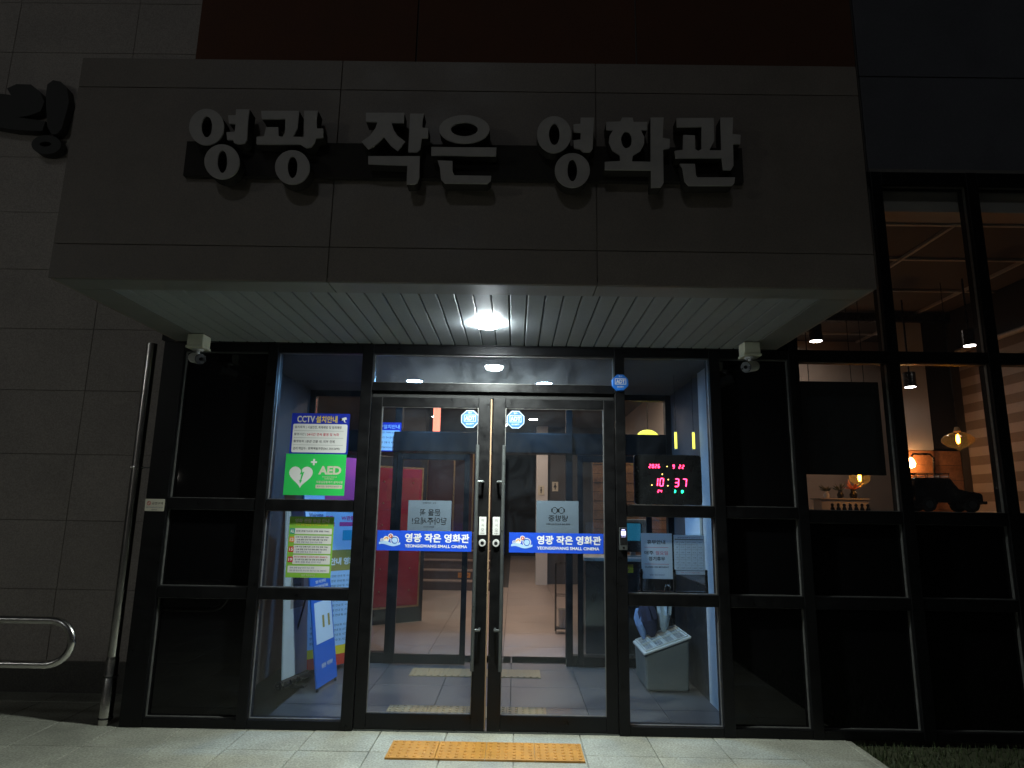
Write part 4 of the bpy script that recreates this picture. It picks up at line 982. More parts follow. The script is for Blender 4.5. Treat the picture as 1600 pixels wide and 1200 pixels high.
# second camera notice on the inner screen
c2 = thing('camera_notice', 'faint blue camera notice on the inner screen behind the door', 'sign', (-1.35, YI, 2.1))
y = YI - 0.042
MB().box(-1.560, -1.218, y - 0.02, y - 0.018, 2.112, 2.420).build('board', 'sign_blue', c2)
MB().rrect(-1.548, -1.230, 2.122, 2.335, 0.01, y - 0.0205).build('text_panel', 'pale_blue', c2)
text('CCTV설치안내', -1.385, 2.375, 0.045, y - 0.0205, 'pale_blue', c2, bold=0.01, w=0.30)
for k, l in enumerate(('시설안전, 화재예방 및 범죄예방', '24시간 연속 촬영 및 녹화', '본관 건물 내, 외부 전체', '문화예술과장(061.350.5690)')):
    text(l, -1.24, 2.312 - 0.053 * k, 0.022, y - 0.021, 'ink_soft', c2, bold=0.01, align='r', w=0.20)

# ------------------------------------------------------------------ flat panels with print, standing at an angle
class Panel:
    def __init__(s, bl, br, tl):
        s.o = Vector(bl); s.u = Vector(br) - s.o; s.w = Vector(tl) - s.o
        s.n = s.u.cross(s.w).normalized()
    def p(s, u, v, off=0.0): return s.o + s.u * u + s.w * v + s.n * off
    def board(s, name, material, parent, th=0.012):
        m_ = MB(); q = [(0, 0), (1, 0), (1, 1), (0, 1)]
        m_.add([s.p(u, v, 0) for u, v in q] + [s.p(u, v, -th) for u, v in q], [(0, 1, 2, 3), (7, 6, 5, 4), (0, 4, 5, 1), (1, 5, 6, 2), (2, 6, 7, 3), (3, 7, 4, 0)])
        return m_.build(name, material, parent)
    def rect(s, u0, u1, v0, v1, material, parent, off=0.001, name='print_area'):
        return MB().add([s.p(u0, v0, off), s.p(u1, v0, off), s.p(u1, v1, off), s.p(u0, v1, off)], [(0, 1, 2, 3)]).build(name, material, parent)
    def text(s, body, u, v, h, w, material, parent, bold=0.0, off=0.002):
        me = text_mesh(body, 1.0, bold)
        xs_ = [q.co.x for q in me.vertices]; ys_ = [q.co.y for q in me.vertices]
        x0, x1, y0, y1 = min(xs_), max(xs_), min(ys_), max(ys_)
        o = Vector(ORG.get(parent.name, (0, 0, 0)))
        for q in me.vertices: q.co = s.p(u + ((q.co.x - x0) / (x1 - x0) - 0.5) * w, v + ((q.co.y - y0) / (y1 - y0) - 0.5) * h, off) - o
        me.materials.clear(); me.materials.append(MATS[material])
        ob = bpy.data.objects.new('lettering', me); COL.objects.link(ob); ob.parent = parent

def stand_feet(t, pn_, back):
    a, b_ = pn_.p(0.5, 0.62, -0.02), pn_.p(0.5, 0.0, 0) + Vector(back)
    MB().cyl(a, b_, 0.008, 0.008, 8).build('strut', 'black_plastic', t)
    for u in (0.06, 0.94):
        q = pn_.p(u, 0.0, -0.006)
        MB().cyl((q.x, q.y, 0.0), (q.x, q.y, max(q.z, 0.02)), 0.012, 0.010, 10).build('foot', 'black_plastic', t)

b2 = thing('standing_banner', 'blue and pale blue standing banner behind the green notices', 'banner', (-1.68, 1.1, 0))
pn2 = Panel((-1.63, 0.88, 0.03), (-1.575, 1.31, 0.03), (-1.87, 0.88, 1.72))
pn2.board('banner_sheet', 'mid_blue', b2)
pn2.rect(0.0, 1.0, 0.56, 1.0, 'sky_blue', b2)
pn2.rect(0.12, 0.95, 0.20, 0.40, 'pale_blue', b2)
pn2.text('영광 작은영화관', 0.5, 0.50, 0.016, 0.5, 'white', b2, 0.02)
pn2.text('영화관 관람 안내 주세요', 0.5, 0.475, 0.016, 0.7, 'white', b2, 0.02)
pn2.text('관람 안내', 0.55, 0.43, 0.010, 0.3, 'white', b2)
pn2.text('영광관', 0.38, 0.09, 0.022, 0.2, 'white', b2, 0.02); pn2.text('작은영화관', 0.68, 0.09, 0.020, 0.28, 'white', b2, 0.02)
pn2.text('작은 영화관', 0.5, 0.90, 0.03, 0.7, 'ink_blue', b2, 0.02)
pn2.text('Welcome', 0.5, 0.84, 0.03, 0.7, 'ink_blue', b2, 0.02)
for u in (0.45, 0.72): pn2.rect(u, u + 0.1, 0.27, 0.33, 'olive', b2, 0.002, 'print_icon')
stand_feet(b2, pn2, (-0.40, 0.05, 0.0))

b1 = thing('roller_banner', 'white roller banner standing at an angle in the vestibule', 'banner', (-1.95, 1.0, 0))
pn1 = Panel((-1.93, 0.90, 0.09), (-1.84, 1.26, 0.09), (-2.03, 0.95, 1.55))
pn1.board('banner_sheet', 'pale_blue', b1)
pn1.rect(0.25, 0.80, 0.38, 0.62, 'grey_print', b1)
pn1.text('A', 0.52, 0.57, 0.04, 0.2, 'ink', b1, 0.01); pn1.text('안내', 0.52, 0.51, 0.02, 0.3, 'ink', b1, 0.01)
pn1.rect(0.25, 0.80, 0.47, 0.48, 'white', b1, 0.002)
MB().tube([(-1.95, 0.87, 0.05), (-1.84, 1.30, 0.05)], 0.035, 12).build('roller_base', 'black_plastic', b1, smooth=True)
MB().box(-2.02, -1.78, 1.02, 1.10, 0.0, 0.02).build('foot', 'black_plastic', b1)

b3 = thing('standing_banner', 'tall white banner with pink top and olive middle band by the inner screen', 'banner', (-1.75, 1.6, 0))
pn3 = Panel((-1.90, 1.36, 0.05), (-1.56, 1.78, 0.05), (-1.93, 1.40, 2.02))
pn3.board('banner_sheet', 'sky_blue', b3)
pn3.rect(0, 1, 0.73, 1.0, 'pink', b3)
pn3.rect(0.05, 0.95, 0.44, 0.54, 'olive', b3)
pn3.rect(0, 1, 0.0, 0.05, 'brick_red', b3); pn3.rect(0, 1, 0.05, 0.09, 'yellow', b3)
pn3.text('영화관람안내', 0.55, 0.755, 0.028, 0.7, 'white', b3, 0.03)
for u in (0.28, 0.75):
    pn3.text('W관람', u, 0.695, 0.022, 0.3, 'pink', b3, 0.03); pn3.rect(u - 0.18, u + 0.18, 0.655, 0.675, 'pink', b3)
    pn3.rect(u - 0.10, u + 0.10, 0.585, 0.635, 'cyan', b3, name='print_icon')
pn3.text('관람안내 영화', 0.55, 0.485, 0.035, 0.8, 'white', b3, 0.04, off=0.003)
for k in range(14):
    if k in (4, 9): continue
    pn3.text('영화 관람 등급 연령 안내 및 시간 %d' % (k + 1), 0.5, 0.415 - 0.023 * k, 0.011, 0.84, 'ink_soft', b3)
for k in (4, 9): pn3.text('관람 안내', 0.3, 0.415 - 0.023 * k, 0.014, 0.35, 'pink', b3, 0.03)
MB().disc(0, 0, 0.01, 0.01, 0)
stand_feet(b3, pn3, (-0.30, 0.25, 0.0))

# ------------------------------------------------------------------ umbrella bin
ub = thing('umbrella_bin', 'grey plastic umbrella bin with slotted sloping lid', 'umbrella stand', (1.35, 1.3, 0))
X0, X1, Y0, Y1 = 1.155, 1.545, 1.06, 1.58
zl = lambda x: 0.305 + (x - X0) * 0.36
bb = MB()
i_ = 0.012
bb.add([(X0 + i_, Y0 + i_, 0.012), (X1 - i_, Y0 + i_, 0.012), (X1 - i_, Y1 - i_, 0.012), (X0 + i_, Y1 - i_, 0.012),
        (X0, Y0, zl(X0)), (X1, Y0, zl(X1)), (X1, Y1, zl(X1)), (X0, Y1, zl(X0))],
       [(3, 2, 1, 0), (4, 5, 6, 7), (0, 1, 5, 4), (1, 2, 6, 5), (2, 3, 7, 6), (3, 0, 4, 7)])
bb.build('tub', 'grey_plastic', ub, bevel=0.02, seg=3)
def sheared(x0, x1, y0, y1, h0, h1):
    m_ = MB().box(x0, x1, y0, y1, h0, h1); m_.v = [(x, y, z + zl(x)) for x, y, z in m_.v]; return m_
lid = sheared(X0 - 0.012, X1 + 0.012, Y0 - 0.012, Y1 + 0.012, 0.001, 0.022).build('lid', 'lid_plastic', ub, bevel=0.006)
nx, ny = 4, 2
cw, ch = (X1 - X0 - 0.02) / nx, (Y1 - Y0 - 0.02) / ny
for i in range(nx + 1):
    sheared(X0 + 0.007 + cw * i, X0 + 0.013 + cw * i, Y0 + 0.008, Y1 - 0.008, 0.0223, 0.036).build('divider', 'lid_plastic', lid)
for j in range(ny + 1):
    sheared(X0 + 0.014, X1 - 0.014, Y0 + 0.007 + ch * j, Y0 + 0.013 + ch * j, 0.0225, 0.0355).build('divider', 'lid_plastic', lid)
for i in range(nx):
    for j in range(ny):
        sl_ = MB()
        for k in range(6):
            yy = Y0 + 0.010 + ch * j + ch * (k + 0.8) / 6.6
            q = MB().box(X0 + 0.026 + cw * i, X0 - 0.006 + cw * (i + 1), yy, yy + 0.016, 0.0222, 0.0230)
            q.v = [(x, y, z + zl(x)) for x, y, z in q.v]; sl_.add(q.v, q.f)
        sl_.build('slot_group', 'black_plastic', lid)
def umbrella(x, y, h, material, label, lean, rr=0.045):
    t = thing('umbrella', label, 'umbrella', (x, y, zl(x)))
    top = Vector((x + lean[0], y + lean[1], zl(x) + h)); bot = Vector((x, y, zl(x) + 0.024))
    m_ = MB(); n = 14
    d = (top - bot)
    a = d.orthogonal().normalized(); b_ = d.cross(a).normalized()
    prof = [(0.0, 0.2), (0.12, 0.6), (0.4, 1.0), (0.62, 0.95), (0.80, 0.55), (0.86, 0.3)]
    vs_ = []
    for tt, r in prof:
        for k in range(n):
            ang = 2 * math.pi * k / n; r2_ = r * rr * (1 + 0.25 * math.cos(ang * 7 + tt * 5))
            vs_.append(bot + d * tt + (a * math.cos(ang) + b_ * math.sin(ang)) * r2_)
    fs = [(i * n + k, i * n + (k + 1) % n, (i + 1) * n + (k + 1) % n, (i + 1) * n + k) for i in range(len(prof) - 1) for k in range(n)]
    m_.add(vs_, fs).build('folded_canopy', material, t, smooth=True)
    pts = [bot + d * 0.8, bot + d * 1.0]
    for k in range(1, 9):
        ang = math.pi * k / 8
        pts.append(bot + d * 1.0 + Vector((0.028 * (1 - math.cos(ang)), 0, 0.028 * math.sin(ang))))
    MB().tube(pts, 0.006, 8).build('crook_handle', 'chrome' if 'clear' in label else 'black_plastic', t, smooth=True)
umbrella(1.31, 1.47, 0.40, 'navy_cloth', 'dark navy folded umbrella standing in the bin', (-0.08, 0.02), 0.075)
umbrella(1.42, 1.50, 0.42, 'clear_plastic', 'clear plastic folded umbrella standing in the bin', (0.02, 0.0), 0.06)
umbrella(1.235, 1.51, 0.34, 'lightblue_cloth', 'light blue folded umbrella leaning in the bin', (-0.06, 0.03), 0.045)

# ================================================================== LOBBY
lf = struct('lobby_floor', MB().box(-4.0, 2.10, YI + 0.061, 18.0, -0.059, -0.014), 'grout')
lt = mesh_of(bevel_box(0.796, 0.796, 0.015, 0.002), 'lobby_floor_tile', 'lobby_tile')
for i in range(-4, 3):
    for j in range(19):
        x, yv = -0.10 + 0.8 * i + 0.4, YI + 0.065 + 0.8 * j + 0.4
        if x + 0.4 > 2.11 and False: continue
        if yv > 8.4 and x < -0.45: continue
        inst('floor_tile', lt, (x, yv, 0.0), lf)
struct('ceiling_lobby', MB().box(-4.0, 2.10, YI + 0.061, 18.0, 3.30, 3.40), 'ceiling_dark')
struct('wall_lobby', MB().box(-4.14, -4.0, YI - 0.3, 18.0, -0.05, 3.4), 'beige_wall')
struct('wall_back', MB().box(-4.0, 2.2, 18.0, 18.2, -0.05, 3.4), 'dark_wall')
wr = struct('wall_partition', MB().box(2.105, 2.165, 0.08, 18.0, -0.05, 4.3), 'beige_wall')
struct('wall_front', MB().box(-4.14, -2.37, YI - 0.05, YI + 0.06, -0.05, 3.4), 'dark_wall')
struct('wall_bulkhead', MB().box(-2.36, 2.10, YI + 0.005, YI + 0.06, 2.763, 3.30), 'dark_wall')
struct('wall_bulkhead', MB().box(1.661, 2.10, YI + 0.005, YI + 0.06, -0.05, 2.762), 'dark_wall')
# maroon rear wall beside the stairs with vertical trims
mw = struct('wall_maroon', MB().box(-4.0, -0.45, 10.2, 10.4, -0.05, 3.3), 'maroon_wall')
for x in (-2.05, -1.42, -0.98, -0.62):
    MB().box(x, x + 0.035, 10.16, 10.199, 0.9, 2.9).build('wall_trim', 'gold_trim', mw)
MB().box(-0.46, -0.40, 9.0, 10.2, 0.0, 3.3).build('wall_end', 'dark_wall', mw)
# stairs
stt = thing('staircase', 'dark stairs with pale tread edges at the back of the lobby', 'stairs', (-1.9, 7.85, 0))
for k in range(6):
    yb = 7.85 + 0.30 * k
    MB().box(-3.9, -0.45, yb, 10.15, 0.17 * k + 0.001, 0.17 * (k + 1) - 0.022).build('riser', 'stair_riser', stt)
    MB().box(-3.9, -0.45, yb - 0.015, min(yb + 0.30, 10.15), 0.17 * (k + 1) - 0.021, 0.17 * (k + 1)).build('tread', 'stair_tread', stt, bevel=0.003)
st_sign = thing('stair_notice', 'small orange notice on the stair riser', 'notice', (-0.85, 7.84, 0.4))
MB().box(-1.08, -0.84, 8.134, 8.138, 0.205, 0.30).build('sheet', 'orange', st_sign)
text('↑ 1관 2관', -0.96, 0.255, 0.04, 8.133, 'ink', st_sign, bold=0.02, w=0.18)
# red padded auditorium doors
def padded(loc, rz, label):
    t = thing('auditorium_door', label, 'door', loc, rz, group='red padded auditorium doors')
    MB().box(-0.45, 0.45, 0.0, 0.05, 0.0, 2.22).build('leaf', 'counter_black', t, bevel=0.003)
    pd = MB().box(-0.36, 0.36, -0.022, -0.0005, 0.22, 2.06).build('padding', 'red_vinyl', t, bevel=0.012, seg=3)
    g = MB()
    for q in ((-0.385, -0.362, 0.195, 2.085), (0.362, 0.385, 0.195, 2.085)): g.box(q[0], q[1], -0.014, -0.0008, q[2], q[3])
    for q in ((-0.361, 0.361, 0.195, 0.218), (-0.361, 0.361, 2.062, 2.085)): g.box(q[0], q[1], -0.014, -0.0008, q[2], q[3])
    g.build('trim', 'gold_trim', t)
    for i in range(3):
        for j in range(6):
            MB().lathe([(0.0005, 0.012), (0.010, 0.009), (0.013, 0.0)], (0, 0, 0), 8)
            MB().cyl((-0.22 + 0.22 * i, -0.024, 0.42 + 0.29 * j), (-0.22 + 0.22 * i, -0.034, 0.42 + 0.29 * j), 0.012, 0.006, 8).build('stud', 'gold_trim', pd)
padded((-1.62, 4.18, 0.004), R(36), 'red padded auditorium door standing open, next to the stairs')
padded((-2.42, 3.95, 0.004), R(8), 'red padded auditorium door partly hidden by the inner frame')
# dark pier with a green lamp
pr = struct('pillar_lobby', MB().box(-1.98, -1.55, 6.2, 6.6, 0, 3.3), 'dark_wall')
el_ = thing('indicator_lamp', 'small green glowing lamp on the dark pier in the lobby', 'light', (-1.62, 6.19, 1.73))
MB().rprism(-1.600, -1.555, 1.66, 1.82, 0.01, 6.16, 6.199).build('housing', 'white_plastic', el_)
MB().rprism(-1.592, -1.563, 1.68, 1.80, 0.01, 6.150, 6.159).build('lens', 'lamp_green', el_)
# glowing red lantern column
rl = thing('red_lantern', 'glowing red column lantern hanging beyond the door transom', 'light', (-1.22, 5.0, 2.66))
MB().cyl((-1.22, 5.0, 2.66), (-1.22, 5.0, 3.16), 0.055, 0.055, 20).build('shade', 'tube_red', rl, smooth=True)
MB().cyl((-1.22, 5.0, 3.161), (-1.22, 5.0, 3.299), 0.006, 0.006, 8).build('cord', 'black_plastic', rl)
for z in (2.64, 3.16): MB().cyl((-1.22, 5.0, z), (-1.22, 5.0, z + 0.018), 0.062, 0.062, 20).build('cap', 'gold_trim', rl, smooth=True)
# lobby ceiling lights
LP = [(0.35, 7.9), (0.19, 10.4), (-1.57, 7.7), (-0.75, 3.6), (0.35, 4.4), (-1.9, 5.2), (1.3, 3.4), (0.3, 14.0)]
words_ = ['third along the corridor', 'fourth along the corridor', 'before the stairs', 'near the inner doors', 'second along the corridor', 'by the red doors', 'over the ticket counter', 'at the corridor end']
for (x, yv), wd_ in zip(LP, words_):
    downlight(x, yv, 3.30, 0.085, 'lamp_lobby', 'lobby_downlight', 'warm ceiling downlight in the lobby ' + wd_, group='lobby ceiling lights')
# restroom corner: pale pillar and signs
pc = struct('pillar_corridor', MB().box(0.46, 0.70, 9.0, 9.4, 0, 3.3), 'white_wall')
wc = struct('wall_restroom', MB().box(0.701, 2.10, 9.2, 9.32, 0, 3.3), 'grey_wall')
def restroom(x, z, y, label, skirt):
    t = thing('restroom_sign', label, 'sign', (x, y, z), group='restroom signs')
    MB().box(x - 0.065, x + 0.065, y - 0.012, y - 0.001, z - 0.10, z + 0.10).build('plate', 'cream', t)
    MB().disc(x, z + 0.055, 0.016, 0.018, y - 0.0125, 12).build('figure_head', 'ink', t)
    MB().flat([(x - 0.016, z + 0.034), (x + 0.016, z + 0.034), (x + (0.036 if skirt else 0.018), z - 0.02), (x + 0.012, z - 0.02), (x + 0.012, z - 0.065), (x - 0.012, z - 0.065), (x - 0.012, z - 0.02), (x - (0.036 if skirt else 0.018), z - 0.02)], y - 0.0125).build('figure_body', 'ink', t)
restroom(0.56, 1.93, 9.0, 'cream restroom sign on the pale corridor pillar', False)
restroom(0.87, 2.02, 9.2, 'cream restroom sign on the grey wall beside the pillar', True)
# timber-clad ticket wall and counter
tw = thing('timber_wall', 'orange timber plank wall behind the ticket counter', 'wall', (1.5, 3.6, 0))
MB().box(1.02, 2.10, 3.64, 3.80, 0.0, 2.48).build('wall_core', 'dark_wall', tw)
for k in range(21):
    MB().box(1.02, 2.10, 3.605 + random.uniform(0, .006), 3.639, 0.005 + 0.118 * k, 0.117 * (k + 1) + 0.001 * k).build('plank', 'wood', tw, bevel=0.003)
tcn = thing('ticket_counter', 'black front ticket counter with white worktop', 'counter', (1.35, 2.6, 0))
MB().box(0.80, 2.09, 2.55, 3.05, 0.0, 0.98).build('body', 'counter_black', tcn, bevel=0.004)
MB().box(0.78, 2.095, 2.50, 3.08, 0.981, 1.02).build('worktop', 'white_plastic', tcn, bevel=0.006)
kb = thing('ticket_kiosk', 'white rounded ticket monitor with dark screen on the counter', 'monitor', (1.42, 2.75, 1.02))
MB().rprism(1.20, 1.56, 1.09, 1.44, 0.05, 2.74, 2.80).build('casing', 'white_plastic', kb, bevel=0.01)
MB().rprism(1.17, 1.47, 1.075, 1.405, 0.03, 2.70, 2.739).build('screen_bezel', 'black_plastic', kb, bevel=0.006)
MB().rrect(1.19, 1.45, 1.20, 1.395, 0.01, 2.698).build('screen', 'screen_blue', kb)
MB().box(1.34, 1.40, 2.76, 2.80, 1.021, 1.09).build('neck', 'white_plastic', kb)
MB().box(1.27, 1.47, 2.70, 2.86, 1.0205, 1.034).build('base', 'white_plastic', kb)
yl = thing('yellow_card', 'small yellow notice card on the counter front', 'notice', (1.28, 2.545, 0.9))
MB().box(1.20, 1.33, 2.544, 2.549, 0.86, 0.95).build('sheet', 'yellow', yl)
text('↓', 1.265, 0.905, 0.06, 2.5435, 'ink_red', yl, bold=0.02)
# glowing yellow signs high up beyond the clock window
ys = thing('arched_light', 'glowing yellow arch light above the ticket wall', 'light', (1.66, 3.2, 2.4))
g = MB(); n = 14
for i in range(n + 1):
    t = R(20 + 140 * i / n)
for s_ in (0,):
    g.tube([(1.66 + 0.13 * math.cos(R(180 - 180 * i / n)), 3.2, 2.40 + 0.11 * math.sin(R(180 - 180 * i / n))) for i in range(n + 1)], 0.03, 8)
g.build('tube', 'tube_yellow', ys, smooth=True)
MB().cyl((1.66, 3.2, 2.545), (1.66, 3.2, 3.299), 0.006, 0.006, 8).build('cord', 'black_plastic', ys)
for x, nm in ((1.44, 'hanging above the clock'), (1.60, 'hanging by the white wall panel')):
    t = thing('tube_light', 'thin glowing yellow vertical tube ' + nm, 'light', (x, 0.9, 2.09), group='yellow tube lights')
    MB().cyl((x, 0.9, 2.09), (x, 0.9, 2.235), 0.011, 0.011, 12).build('tube', 'tube_yellow', t, smooth=True)
    for z in (2.080, 2.2355): MB().cyl((x, 0.9, z), (x, 0.9, z + 0.0095), 0.012, 0.012, 12).build('end_cap', 'white_plastic', t, smooth=True)
    MB().cyl((x, 0.9, 2.246), (x, 0.9, 2.761), 0.0025, 0.0025, 6).build('cord', 'black_plastic', t)
# wire rack with a white pail
wk = thing('wire_rack', 'tall thin black wire rack on the lobby floor', 'rack', (0.64, 3.75, 0))
for x in (0.545, 0.735):
    for yv in (3.66, 3.84): MB().cyl((x, yv, 0.004), (x, yv, 0.86), 0.005, 0.005, 8).build('post', 'black_plastic', wk)
for z in (0.06, 0.46, 0.855):
    MB().tube([(0.545, 3.66, z), (0.735, 3.66, z), (0.735, 3.84, z), (0.545, 3.84, z)], 0.0045, 6, closed=True).build('shelf_ring', 'black_plastic', wk)
MB().box(0.55, 0.73, 3.665, 3.835, 0.058, 0.064).build('bottom_shelf', 'black_plastic', wk)
pl_ = thing('white_pail', 'white plastic pail on the wire rack', 'pail', (0.65, 3.75, 0.065))
MB().lathe([(0.0005, 0.0), (0.062, 0.0), (0.075, 0.22), (0.078, 0.225), (0.074, 0.225), (0.06, 0.01), (0.0005, 0.01)], (0.65, 3.75, 0.0655), 20).build('pail_body', 'white_plastic', pl_, smooth=True)

# ================================================================== CAFE BEHIND THE SIDE WINDOWS
struct('cafe_floor', MB().box(2.17, 6.5, 0.08, 4.6, -0.059, 0.0), 'lobby_tile')
cc = struct('ceiling_cafe', MB().box(2.17, 6.5, 0.33, 4.6, 4.07, 4.20), 'ceiling_mesh')
MB().box(2.17, 6.5, 0.30, 0.33, 3.985, 4.06).build('ceiling_edge', 'ceiling_bar', cc)
for yv in (0.345, 1.22, 2.15, 3.10, 4.0):
    MB().box(2.17, 6.5, yv, yv + 0.03, 4.045, 4.069).build('ceiling_bar', 'ceiling_bar', cc)
for x in (2.6, 3.82, 5.05):
    MB().box(x, x + 0.03, 0.331, 4.6, 4.04, 4.0685).build('ceiling_bar', 'ceiling_bar', cc)
MB().box(2.17, 6.5, 2.95, 3.04, 3.93, 4.038).build('ceiling_beam', 'black_plastic', cc)
struct('wall_cafe_back', MB().box(2.17, 6.5, 4.45, 4.6, 0.0, 4.06), 'beige_wall')
struct('wall_cafe_side', MB().box(5.45, 5.6, 0.08, 4.44, 0.0, 4.06), 'dark_wall')
struct('wall_cafe_head', MB().box(2.17, 6.5, 0.085, 0.29, 4.00, 4.30), 'beige_wall')
# timber and white pier at the rear
cp = thing('cafe_pier', 'white pier with orange timber planks on its lower half in the cafe', 'pillar', (4.95, 3.0, 0))
MB().box(4.72, 5.10, 3.0, 3.3, 2.32, 4.05).build('white_face', 'white_wall', cp)
MB().box(4.74, 5.42, 3.04, 3.3, 0.0, 2.315).build('core', 'dark_wall', cp)
for k in range(13):
    for x0, x1 in ((4.72, 5.098), (5.102, 5.44)):
        MB().box(x0, x1, 3.0 + (0.03 if x0 > 5 else 0) + random.uniform(0, .004), 3.039 if x0 < 5 else 3.0395 + 0.02, 0.178 * k + 0.004, 0.178 * (k + 1)).build('plank', 'wood', cp, bevel=0.003)
MB().box(5.101, 5.44, 3.06, 3.3, 2.34, 4.05).build('upper_panel', 'dark_wall', cp)
# zebra blind along the side wall
zb_ = thing('zebra_blind', 'brown and beige striped roller blind along the cafe side wall', 'blind', (5.42, 2.3, 1.5))
for k in range(18):
    MB().box(5.425, 5.43, 0.5, 2.86, 1.60 + 0.105 * k, 1.60 + 0.105 * k + 0.1045).build('blind_stripe', 'blind_light' if k % 2 == 0 else 'blind_dark', zb_)
MB().box(5.39, 5.43, 0.5, 2.86, 1.565, 1.5985).build('bottom_bar', 'ceiling_bar', zb_)
MB().cyl((5.42, 0.5, 3.52), (5.42, 2.86, 3.52), 0.03, 0.03, 12).build('roller_tube', 'ceiling_bar', zb_)
# dark hanging board behind the first cafe window
hb_ = thing('hanging_board', 'large dark board hanging behind the first cafe window', 'board', (2.6, 0.3, 1.85))
MB().box(2.29, 2.955, 0.29, 0.33, 1.845, 2.60).build('board', 'tyre', hb_, bevel=0.003)
for x in (2.4, 2.85): MB().cyl((x, 0.31, 2.601), (x, 0.31, 4.04), 0.003, 0.003, 6).build('cable', 'black_plastic', hb_)
# pendants
def pendant(x, y, z, prof, label, cz=4.04):
    t = thing('pendant_lamp', label, 'lamp', (x, y, z), group='amber glass pendants')
    MB().lathe(prof, (x, y, z), 28).build('glass_shade', 'glass_amber', t, smooth=True)
    top = max(q[1] for q in prof)
    MB().cyl((x, y, z + top), (x, y, z + top + 0.05), 0.035, 0.02, 16).build('cap', 'gold_trim', t, smooth=True)
    MB().cyl((x, y, z + top + 0.05), (x, y, cz), 0.004, 0.004, 6).build('cord', 'black_plastic', t)
    MB().lathe([(0.0005, -0.045), (0.012, -0.035), (0.018, 0.0), (0.014, 0.035), (0.006, 0.055)], (x, y, z + 0.01), 12).build('filament_bulb', 'lamp_filament', t, smooth=True)
pendant(4.62, 1.85, 2.31, [(0.0005, -0.115), (0.012, -0.105), (0.03, -0.085), (0.10, -0.06), (0.148, -0.015), (0.150, 0.02), (0.12, 0.055), (0.07, 0.078), (0.04, 0.09)], 'wide amber glass pendant lamp before the striped blind')
pendant(3.85, 2.4, 1.93, [(0.0005, -0.11), (0.01, -0.095), (0.03, -0.07), (0.09, -0.045), (0.105, -0.02), (0.105, 0.07), (0.08, 0.11), (0.04, 0.125)], 'amber glass pendant lamp hanging over the vase shelf')
bw = thing('wall_bulb', 'bare glowing bulb on a bent black pipe by the timber pier', 'lamp', (4.72, 2.98, 2.1))
MB().tube([(5.02, 2.985, 1.75), (5.02, 2.93, 1.78), (5.02, 2.90, 2.22), (4.98, 2.90, 2.26), (4.78, 2.90, 2.26), (4.745, 2.90, 2.22)], 0.013, 10).build('pipe', 'black_plastic', bw, smooth=True)
MB().lathe([(0.0005, -0.06), (0.035, -0.045), (0.048, -0.01), (0.035, 0.03), (0.018, 0.06)], (4.745, 2.90, 2.15), 18).build('bulb', 'lamp_bulb', bw, smooth=True)
# ceiling spots
def spot(x, y, z, label):
    t = thing('ceiling_spotlight', label, 'light', (x, y, z), group='cafe ceiling spotlights')
    MB().cyl((x, y, z), (x, y, z + 0.17), 0.065, 0.065, 20).build('can', 'black_plastic', t, smooth=True)
    MB().cyl((x, y, z + 0.171), (x, y, 4.04), 0.010, 0.010, 8).build('rod', 'black_plastic', t)
    MB().lathe([(0.058, 0.0), (0.03, -0.006), (0.0005, -0.008)], (x, y, z - 0.001), 20).build('lens', 'lamp_cafe', t, smooth=True)
spot(3.112, 1.63, 3.30, 'black can spotlight glowing below the canopy corner')
spot(4.77, 1.72, 3.30, 'black can spotlight glowing in the upper cafe window')
spot(4.55, 2.45, 2.99, 'black can spotlight glowing above the pier')
downlight(3.75, 3.6, 4.069, 0.11, 'added_wash_glow', 'added_wash_light', 'added ceiling downlight, hidden from view, brightening the wall behind the vase shelf')  # unseen lamp added to brighten the rear wall
# shelf with vases
vsf = thing('display_shelf', 'white display shelf block in the cafe window', 'shelf', (3.7, 2.6, 0))
MB().box(3.50, 4.02, 2.6, 2.8, 0.0, 1.70).build('block', 'white_wall', vsf)
MB().box(3.48, 4.04, 2.58, 2.82, 1.701, 1.715).build('top_board', 'white_plastic', vsf)
def vase(x, y, z, s, flower, label):
    t = thing('flower_vase', label, 'vase', (x, y, z), group='vases on the cafe shelf')
    MB().lathe([(0.0005, 0), (0.03 * s, 0.0), (0.038 * s, 0.04 * s), (0.02 * s, 0.075 * s), (0.026 * s, 0.09 * s)], (x, y, z), 14).build('pot', 'white_plastic' if s < 1 else 'black_plastic', t, smooth=True)
    fm = MB()
    for k in range(26):
        a = random.random() * 6.28; b_ = random.uniform(0.2, 1.2); l = random.uniform(0.05, 0.13) * s
        d = Vector((math.cos(a) * math.cos(b_), math.sin(a) * math.cos(b_), math.sin(b_))); c = Vector((x, y, z + 0.085 * s))
        q = d.orthogonal().normalized() * 0.012 * s
        fm.add([c, c + d * l * 0.6 + q, c + d * l, c + d * l * 0.6 - q], [(0, 1, 2, 3)])
    fm.build('leaves', 'flower' if flower else 'leaf', t)
vase(3.60, 2.68, 1.716, 0.9, False, 'small potted plant at the open end of the white shelf')
vase(3.76, 2.68, 1.716, 1.0, False, 'dark vase with leaves in the middle of the white shelf')
vase(3.91, 2.68, 1.716, 1.15, True, 'vase of orange flowers on the white shelf')
for k in range(7):
    t = thing('figurine', 'small dark figurine in a row before the white shelf', 'figurine', (3.33 + 0.075 * k, 2.0, 1.57), group='row of small figurines')
    x = 3.33 + 0.062 * k; 
    t.location = (x, 2.0, 1.571); ORG[t.name] = (x, 2.0, 1.571)
    MB().lathe([(0.0005, 0), (0.02, 0), (0.022, 0.02), (0.012, 0.045), (0.017, 0.058), (0.012, 0.074), (0.0005, 0.08)], (x, 2.0, 1.571), 10).build('figure', 'black_plastic', t, smooth=True)
